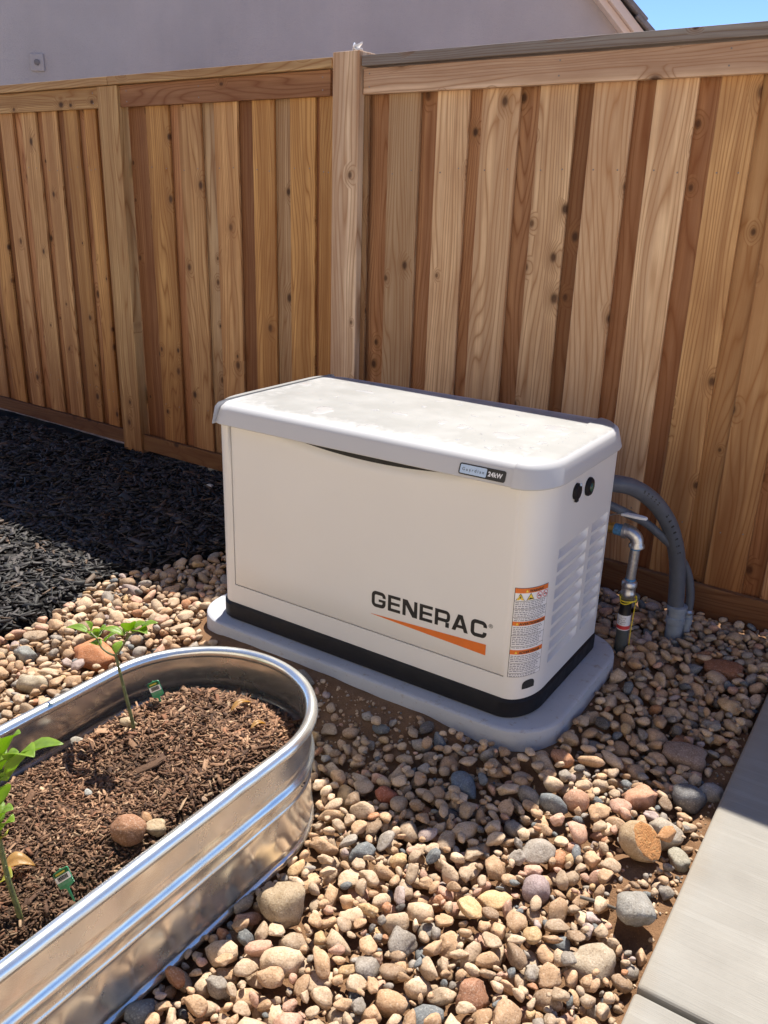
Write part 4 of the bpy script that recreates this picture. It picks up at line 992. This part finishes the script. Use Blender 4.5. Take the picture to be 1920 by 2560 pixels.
for nm, x, y, ax, (yw, pt, rl), sh, c, lab_ in hero_specs:
    R = rotm(yw, pt, rl)
    zf = .02 if nm == 'white_rock' else None
    if nm == 'boulder': zf = .026
    z = deposit(x, y, ax, R, .55 if ax[0] > .05 else .2, True, zf, 9.)
    if z is None: z = .0
    if nm in ('brick_rock','cream_rock','grey_cone_rock','orange_rock','pink_cobble','purple_cobble','rust_rock','blue_cobble','red_clod','red_brown_cobble','red_grey_cobble','flat_cobble','craggy_rock','mottled_rock','split_rock'):
        z += .030
        deposit(x, y, ax, R, 0, True, z)
    if nm not in ('white_rock',): BLK |= (((GXX-x)*math.cos(yw)+(GYY-y)*math.sin(yw))/(ax[0]*.85))**2+((-(GXX-x)*math.sin(yw)+(GYY-y)*math.cos(yw))/(ax[1]*.85))**2 < 1
    shp = PR3[sh].copy(); cut = None
    if nm == 'split_rock':
        Ri = np.array(R).T; d = Ri @ np.array([.80, -.05, .60]); d = d/np.linalg.norm(d); shp = pebble_shape(V3, 100, .12, 0); t = shp @ d-.30; cut = t > -.02
        shp = shp-np.outer(np.maximum(t, 0)*.97, d)
        shp = shp+np.outer(np.where(t > .05, 1, 0)*np.array([.05*mnoise.noise(Vector(q)*4) for q in shp]), d)
    me = bpy.data.meshes.new(nm); me.from_pydata([tuple(p) for p in shp], [], [tuple(map(int, f)) for f in F3]); me.shade_smooth(); me.materials.append(M_STONE)
    if cut is not None:
        me.materials.append(soil_mat('broken_rust_face', (.42,.19,.07), (.55,.29,.13), .5))
        me.polygons.foreach_set('material_index', [int(all(cut[v] for v in f)) for f in F3]); me.set_sharp_from_angle(angle=math.radians(38))
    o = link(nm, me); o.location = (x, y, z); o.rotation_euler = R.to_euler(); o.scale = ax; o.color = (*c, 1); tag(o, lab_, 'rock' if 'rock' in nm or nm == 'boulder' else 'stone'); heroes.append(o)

stones = []   # (x, y, z, axes, R, proto, colour)
def try_stone(a, tries=5, lowest=True, region=None, sink=.12, toplim=.014):
    best = None
    for _ in range(tries):
        if region is None: x, y = rs.uniform(XA+.05, XB-.02), rs.uniform(-1.72, .92)
        else: x, y = region()
        i, j = int((x-XA)/RES), int((y-YA)/RES)
        if i < 0 or j < 0 or i >= len(gx) or j >= len(gy) or BLK[i, j] or MUL[i, j]: continue
        h = HM[i, j]
        if best is None or h < best[0]: best = (h, x, y)
    if best is None or best[0] > .06: return False
    h, x, y = best
    # thin the stones over the bare dirt patches
    s = soil_h(x, y)-  .058*max(0., 1-max(abs(x)-.67, abs(y)-.362, 0.)/.22)
    if s > -.026 and rs.rand() < .85*min(1., (s+.026)/.012) : return False
    ax = (a*1.06, a*rs.uniform(.55,.95), a*rs.uniform(.40,.75))
    R = rotm(rs.rand()*6.28, rs.normal(0,.42), rs.normal(0,.42))
    z = deposit(x, y, ax, R, sink, False)
    if z is None: return False
    hz = math.sqrt(sum((R[2][k]*ax[k])**2 for k in range(3)))
    if z+hz > toplim+.040*max(0., 1-max(abs(x)-.67, abs(y)-.362, 0.)/.22)+.010*mnoise.noise((x*4, y*4, 3.3)): return False
    deposit(x, y, ax, R, 0, True, z)
    c = SPAL[rs.choice(len(SPAL), p=SPW)]*(.82+.36*rs.rand())
    stones.append((x, y, z, ax, R, rs.randint(NPR), c)); return True
for a_mu, cnt, tr, tl in ((.023, 2000, 4, -.012), (.031, 3400, 5, .031), (.0255, 6000, 6, .028), (.020, 7000, 8, .024), (.0155, 8000, 10, .017), (.013, 7000, 14, .013), (.010, 6000, 12, .006), (.008, 4000, 12, .0)):
    for _ in range(cnt): try_stone(min(.050, max(.006, a_mu*math.exp(rs.normal(0,.27)))), tr, toplim=tl)
# loose grit on the bare dirt
def patch():
    t = rs.rand()
    if t < .6: return rs.uniform(-.40,.62), rs.uniform(-.68,-.40)
    return rs.uniform(1.0,1.135), rs.uniform(-1.3,.25)
grit0 = len(stones)
for _ in range(1500):
    a = max(.0022, .0042*math.exp(rs.normal(0,.5))); x, y = patch(); i, j = int((x-XA)/RES), int((y-YA)/RES)
    if BLK[i, j] or HM[i, j] > soil_h(x, y)+.010: continue
    c = SPAL[rs.choice(len(SPAL), p=SPW)]*(.7+.4*rs.rand()); stones.append((x, y, HM[i, j]+a*.3, (a, a*.8, a*.65), rotm(rs.rand()*6, rs.rand(), rs.rand()), rs.randint(NPR), c))
for _ in range(150):
    x, y = patch(); a = .006+.016*rs.rand()**2; R = rotm(rs.rand()*6, rs.normal(0,.2), rs.normal(0,.2)); z = deposit(x, y, (a, a*.8, a*.6), R, .35)
    if z is not None: stones.append((x, y, z, (a, a*.8, a*.6), R, rs.randint(NPR), SPAL[rs.choice(len(SPAL), p=SPW)]*(.82+.36*rs.rand())))
# the 300 that show largest become single objects, the rest one mesh
def score(s):
    x, y, z, ax = s[:4]
    q = np.array([x, y, z])-CAM[:3]; d = q @ CF; u, v = 960+CAM[6]*(q@CR)/d, 1280-CAM[6]*(q@CU)/d
    if not (-10 < u < 1930 and -10 < v < 2570): return 0.
    # hidden behind the tank or the cabinet
    for k in range(1, 30):
        p = np.array([x, y, z])-q*k/60
        if p[2] > .9: break
        if p[2] < .29 and inside_tank(p[0], p[1], TR): return 0.
        if abs(p[0]) < .6 and abs(p[1]) < .305: return 0.
    # buried under later stones
    i, j = int((x-XA)/RES), int((y-YA)/RES)
    top = z+ax[2]*.8; cover = HM[max(0, i-2):i+3, max(0, j-2):j+3].mean()-top
    return ax[0]*ax[1]*(CAM[6]/d)**2*(1. if cover < .004 else .15)
sc = np.array([score(s) for s in stones]); order = np.argsort(-sc); single = set(order[:300].tolist())
pm = []
for i in range(NPR):
    me = bpy.data.meshes.new('stone'); me.from_pydata([tuple(p) for p in PR3[i]], [], [tuple(map(int, f)) for f in F3]); me.shade_smooth(); me.materials.append(M_STONE); pm.append(me)
VV, FF, CC, off = [], [], [], 0
for i, (x, y, z, ax, R, k, c) in enumerate(stones):
    if i in single:
        o = bpy.data.objects.new('stone', pm[k]); COL.objects.link(o); o.parent = gravel
        o.location = (x, y, z); o.rotation_euler = R.to_euler(); o.scale = ax; o.color = (*c, 1)
    else:
        hi = sc[i] > 500
        src, fc = (PR3[k], F3) if hi else (PR2[k], F2)
        v = (src*np.array(ax)) @ np.array(R).T + (x, y, z)
        VV.append(v); FF.append(fc+off); CC.append(np.repeat(c[None], len(v), 0)); off += len(v)
np_mesh('small_stones', np.concatenate(VV), np.concatenate(FF), M_STONES, 'stone_colour', np.concatenate(CC), gravel, True)['kind'] = 'stuff'
print('stones', len(stones), 'tris', sum(len(f) for f in FF), 'mean h', HM[~BLK & ~MUL].mean())

# sticks and a few mulch shreds blown onto the stones
tw = MB(); tw.tube([(.96,-.775,.022),(1.0,-.768,.024),(1.045,-.758,.020)], [.004,.0045,.003], 7); o = tw.build('twig', flat_mat('grey_twig', (.10,.085,.07), .8, var=.3), smooth=60); tag(o, 'short dark twig lying across the sunlit stones by the craggy rock', 'twig')

# ------------------------------------------------------------------ plants, tags and bits in the tank
def leaf(mb, base, tip, width, fold=.35, droop=.12, n=7):
    b, t = Vector(base), Vector(tip); ax = t-b; L = ax.length; ax.normalize()
    side = ax.cross(Vector((0,0,1)));
    if side.length < .2: side = ax.cross(Vector((.3,-1,.2)))
    side.normalize(); up = side.cross(ax).normalized(); V = []
    for i in range(n+1):
        s = i/n; w = width*(math.sin(math.pi*min(1., s**.8*.97+.015))**.9); c = b+ax*L*s+up*(L*droop*math.sin(math.pi*s)*.9)
        V += [c-side*w+up*w*fold, c-side*w*.5+up*w*fold*.42, c-up*w*.10, c+side*w*.5+up*w*fold*.42, c+side*w+up*w*fold]
    mb.add(V, [(i*5+j, i*5+j+1, (i+1)*5+j+1, (i+1)*5+j) for i in range(n) for j in range(4)])
def plant(name, origin, label, stem, branches, leaves, lw, lm=M_LEAF, r=.0042):
    root = empty(name, origin, label, 'plant', 'pepper seedlings in the tank'); o_ = origin
    mb = MB(); p = smooth_path(stem, 8); mb.tube(p, [r*(1.15-.45*i/len(p)) for i in range(len(p))], 9)
    for k in range(3, len(p)-2, 3):    # cut leaf scars on the stem
        a = k*2.4; c = p[k]; d = Vector((math.cos(a), math.sin(a)*.6-.4, .25)).normalized(); mb.tube([c+d*r*.5, c+d*(r+.0035)], [.0018,.0012], 6)
    mb.build('stem', M_STEM, root, org=o_, smooth=50)
    for b in branches:
        mb = MB(); p = smooth_path(b, 6); mb.tube(p, [r*.62*(1.1-.4*i/len(p)) for i in range(len(p))], 7); mb.build('branch', M_STEM, root, org=o_, smooth=50)
    for i, (b, t, w_, mt) in enumerate(leaves):
        mb = MB(); leaf(mb, b, t, w_*lw); o = mb.build('leaf', mt, root, org=o_, smooth=80)
        sld = o.modifiers.new('thickness', 'SOLIDIFY'); sld.thickness = .0006
    return root
yb = -1.132; pr = random.Random(4)
def dy(p, d): return (p[0], p[1]+d, p[2])
zs = bark_h(-.070, yb)
lv1 = [((-0.209,yb,0.467),(-0.270,yb,0.469)),((-0.198,yb,0.474),(-0.206,yb,0.502)),((-0.174,yb,0.468),(-0.107,yb,0.520)),((-0.180,yb,0.460),(-0.225,yb,0.452)),((-0.152,yb,0.460),(-0.106,yb,0.494)),((-0.166,yb,0.445),(-0.210,yb,0.438)),((-0.079,yb,0.501),(-0.128,yb,0.512)),((-0.060,yb,0.517),(-0.028,yb,0.558)),((-0.053,yb,0.519),(-0.021,yb,0.542)),((-0.022,yb,0.532),(0.019,yb,0.556)),((-0.038,yb,0.524),(0.020,yb,0.542)),((-0.077,yb,0.501),(-0.066,yb,0.525)),((-0.112,yb,0.441),(-0.121,yb,0.462)),((-0.178,yb,.468),(-.150,yb,.500))]
lv1 = [(b, dy(t, pr.uniform(-.035,.035)), pr.uniform(.85,1.15), M_LEAF) for b, t in lv1]
plant('pepper_seedling', (-.070, yb, zs-.005), 'slender pepper plant with a bare stem and forked leafy top, farther along the tank', [(-.069,yb,zs-.02),(-0.072,yb,0.262),(-0.090,yb,0.336),(-0.110,yb,0.420),(-0.115,yb,0.435)],
      [[(-0.115,yb,0.435),(-0.140,yb,.434),(-0.164,yb,0.441),(-0.178,yb,0.459),(-0.201,yb,0.470)],[(-0.115,yb,0.435),(-0.094,yb,0.459),(-0.068,yb,0.497),(-0.060,yb,0.515)],[(-.068,yb,.497),(-.05,yb,.515),(-.022,yb,.532)]], lv1, .0155)
y2 = -1.640; z2 = bark_h(.213, y2)
lv2 = [((0.235,y2,0.601),(0.294,y2,0.668),1.,M_LEAF),((0.262,y2,0.600),(0.356,y2-.02,0.662),1.15,M_LEAF),((0.247,y2,0.565),(0.373,y2+.02,0.669),1.3,M_LEAF),((0.238,y2,0.553),(0.259,y2,0.585),1.,M_LEAF),((0.206,y2,0.490),(0.234,y2-.01,0.545),1.,M_LEAF),((0.192,y2,0.452),(0.225,y2+.01,0.482),.9,M_LEAF),((0.186,y2,0.418),(0.240,y2,0.471),1.,M_LEAF),((0.220,y2,0.563),(0.257,y2+.015,0.608),1.1,M_LEAF),((0.216,y2,0.547),(0.243,y2-.02,0.568),1.,M_LEAF),((0.166,y2,0.300),(0.190,y2+.01,0.318),1.1,M_LEAFY),((0.186,y2,0.403),(0.208,y2,0.425),.8,M_LEAFY),((.22,y2,.58),(.13,y2-.01,.62),1.3,M_LEAF),((.21,y2,.56),(.14,y2+.03,.57),1.2,M_LEAF),((.186,y2,.43),(.12,y2+.02,.46),1.1,M_LEAF)]
plant('pepper_seedling', (.213, y2, z2-.005), 'pepper plant with larger leaves at the left edge of the tank', [(.214,y2,z2-.02),(0.211,y2,0.262),(0.195,y2,0.317),(0.188,y2,0.374),(0.184,y2,0.431),(0.198,y2,0.516),(0.225,y2,0.568)], [[(.198,y2,.516),(.222,y2,.555),(.240,y2,.575),(.255,y2,.592)],[(.186,y2,.40),(.19,y2,.42),(.194,y2,.45)]], lv2, .020, r=.0048)
def plant_tag(bl, ul, ur, lr_, foot, label):
    bl, ul, ur, lr_ = map(Vector, (bl, ul, ur, lr_)); ex_ = ur-ul; ez_ = ul-bl; org = Vector(foot)
    root = empty('plant_tag', org, label, 'tag', 'plant tags in the tank'); nrm = ex_.cross(ez_).normalized()
    if nrm.y > 0: nrm = -nrm
    def pt(u, v, h=0.): return bl+ex_*u+ez_*v+nrm*h
    def quad(name, u0, v0, u1, v1, h, mat, par, thick=.0006):
        mb = MB(); q = rr2(u0, v0, u1, v1, .04, 3); mb.loft([[pt(u, v, h-thick) for u, v in q], [pt(u, v, h) for u, v in q]]); return mb.build(name, mat, par, org=org)
    mb = MB(); q = [(.42,-.95),(.50,-.95),(.54,-.10),(.97,.02)]+[(1,.9),(.92,.98),(.6,1.0),(.52,1.06),(.44,1.0),(.08,.97),(0,.9),(.02,.02),(.38,-.10)]
    mb.loft([[pt(u, v, -.0012) for u, v in q], [pt(u, v, 0) for u, v in q]]); card = mb.build('card', M_TAGG, root, org=org)
    quad('header', .05, .72, .95, .93, .0008, M_TAGD, card); quad('header_print', .18, .78, .80, .88, .0016, M_TAGY, card)
    quad('barcode_panel', .03, .34, .97, .69, .0008, M_TAGW, card)
    mb = MB(); u = .20; r_ = random.Random(2)
    while u < .84:
        w_ = r_.uniform(.012,.05); mb.add([pt(a, b, .0013) for a, b in ((u,.42),(u+w_,.42),(u+w_,.66),(u,.66))], [(0,1,2,3)]); u += w_+r_.uniform(.014,.03)
    mb.build('barcode', M_INK, card, org=org); quad('lower_print', .06, .12, .94, .30, .0008, M_TAGM, card)
    return root
zf = bark_h(-.132,-1.010)
plant_tag((-.1310,-1.016,.252),(-.146,-1.020,.290),(-.109,-1.014,.314),(-.0900,-1.010,.276),(-.125,-1.012,zf),'small green and white plant tag with barcode beside the far pepper plant')
zf = bark_h(.25,-1.575)
plant_tag((.240,-1.573,.270),(.228,-1.577,.303),(.277,-1.577,.350),(.290,-1.573,.317),(.252,-1.575,zf),'green plant tag with barcode standing nearer the front rim of the tank')
def tank_stone(nm, x, y, ax, rot, sh, c, label, emb=.35):
    me = bpy.data.meshes.new(nm); me.from_pydata([tuple(p) for p in PR3[sh]], [], [tuple(map(int, f)) for f in F3]); me.shade_smooth(); me.materials.append(M_STONE)
    o = link(nm, me); R = rotm(*rot); o.location = (x, y, bark_h(x, y)+ax[2]*(1-emb)); o.rotation_euler = R.to_euler(); o.scale = ax; o.color = (*c, 1); tag(o, label, 'stone')
tank_stone('cobble', .212,-1.392,(.034,.030,.028),(.3,.1,.1),18,(.33,.17,.095),'round reddish brown cobble lying on the bark in the tank')
tank_stone('pebble', .236,-1.340,(.021,.018,.017),(.8,.2,.1),19,(.46,.35,.22),'pale tan pebble right of the reddish brown cobble in the tank')
tank_stone('pebble', .200,-1.335,(.014,.011,.010),(.2,.2,.4),9,(.42,.24,.12),'small orange tan pebble just behind the reddish brown cobble')
tank_stone('pebble', -.100,-1.128,(.024,.015,.013),(.5,.1,.1),2,(.42,.32,.20),'long tan pebble at the foot of the far pepper stem')
tank_stone('pebble', -.168,-1.215,(.026,.013,.009),(.6,.1,.1),3,(.33,.30,.25),'flat grey pebble near the far inner wall of the tank',.3)
tank_stone('pebble', .030,-1.345,(.010,.008,.007),(.6,.1,.1),3,(.40,.40,.36),'tiny grey green chip of stone in the middle of the bark',.3)
tank_stone('pebble', .245,-1.21,(.008,.006,.005),(.6,.1,.1),3,(.44,.30,.2),'tiny peach pebble near the right wall of the tank',.3)
def dry_leaf(p0, p1, w_, label, mat=M_LEAFD):
    z0, z1 = bark_h(*p0)+.008, bark_h(*p1)+.010; mb = MB(); leaf(mb, (p0[0], p0[1], z0), (p1[0], p1[1], z1), w_, .75, .22, 9); o = mb.build('dry_leaf', mat, smooth=80)
    sld = o.modifiers.new('thickness', 'SOLIDIFY'); sld.thickness = .0007; tag(o, label, 'leaf', 'dry leaves on the bark')
dry_leaf((.072,-.945),(.088,-.885),.008,'curled straw coloured leaf at the far end of the tank'); dry_leaf((.160,-.968),(.172,-.925),.007,'small curled straw leaf close to the right wall of the tank')
dry_leaf((.100,-1.60),(.135,-1.552),.019,'broad yellow brown leaf beside the left edge pepper stem'); dry_leaf((.262,-1.578),(.292,-1.555),.011,'crumpled ochre leaf under the nearer plant tag')
dry_leaf((.150,-1.66),(.125,-1.70),.014,'pale tan fallen leaf at the left edge of the picture',M_LEAFD)
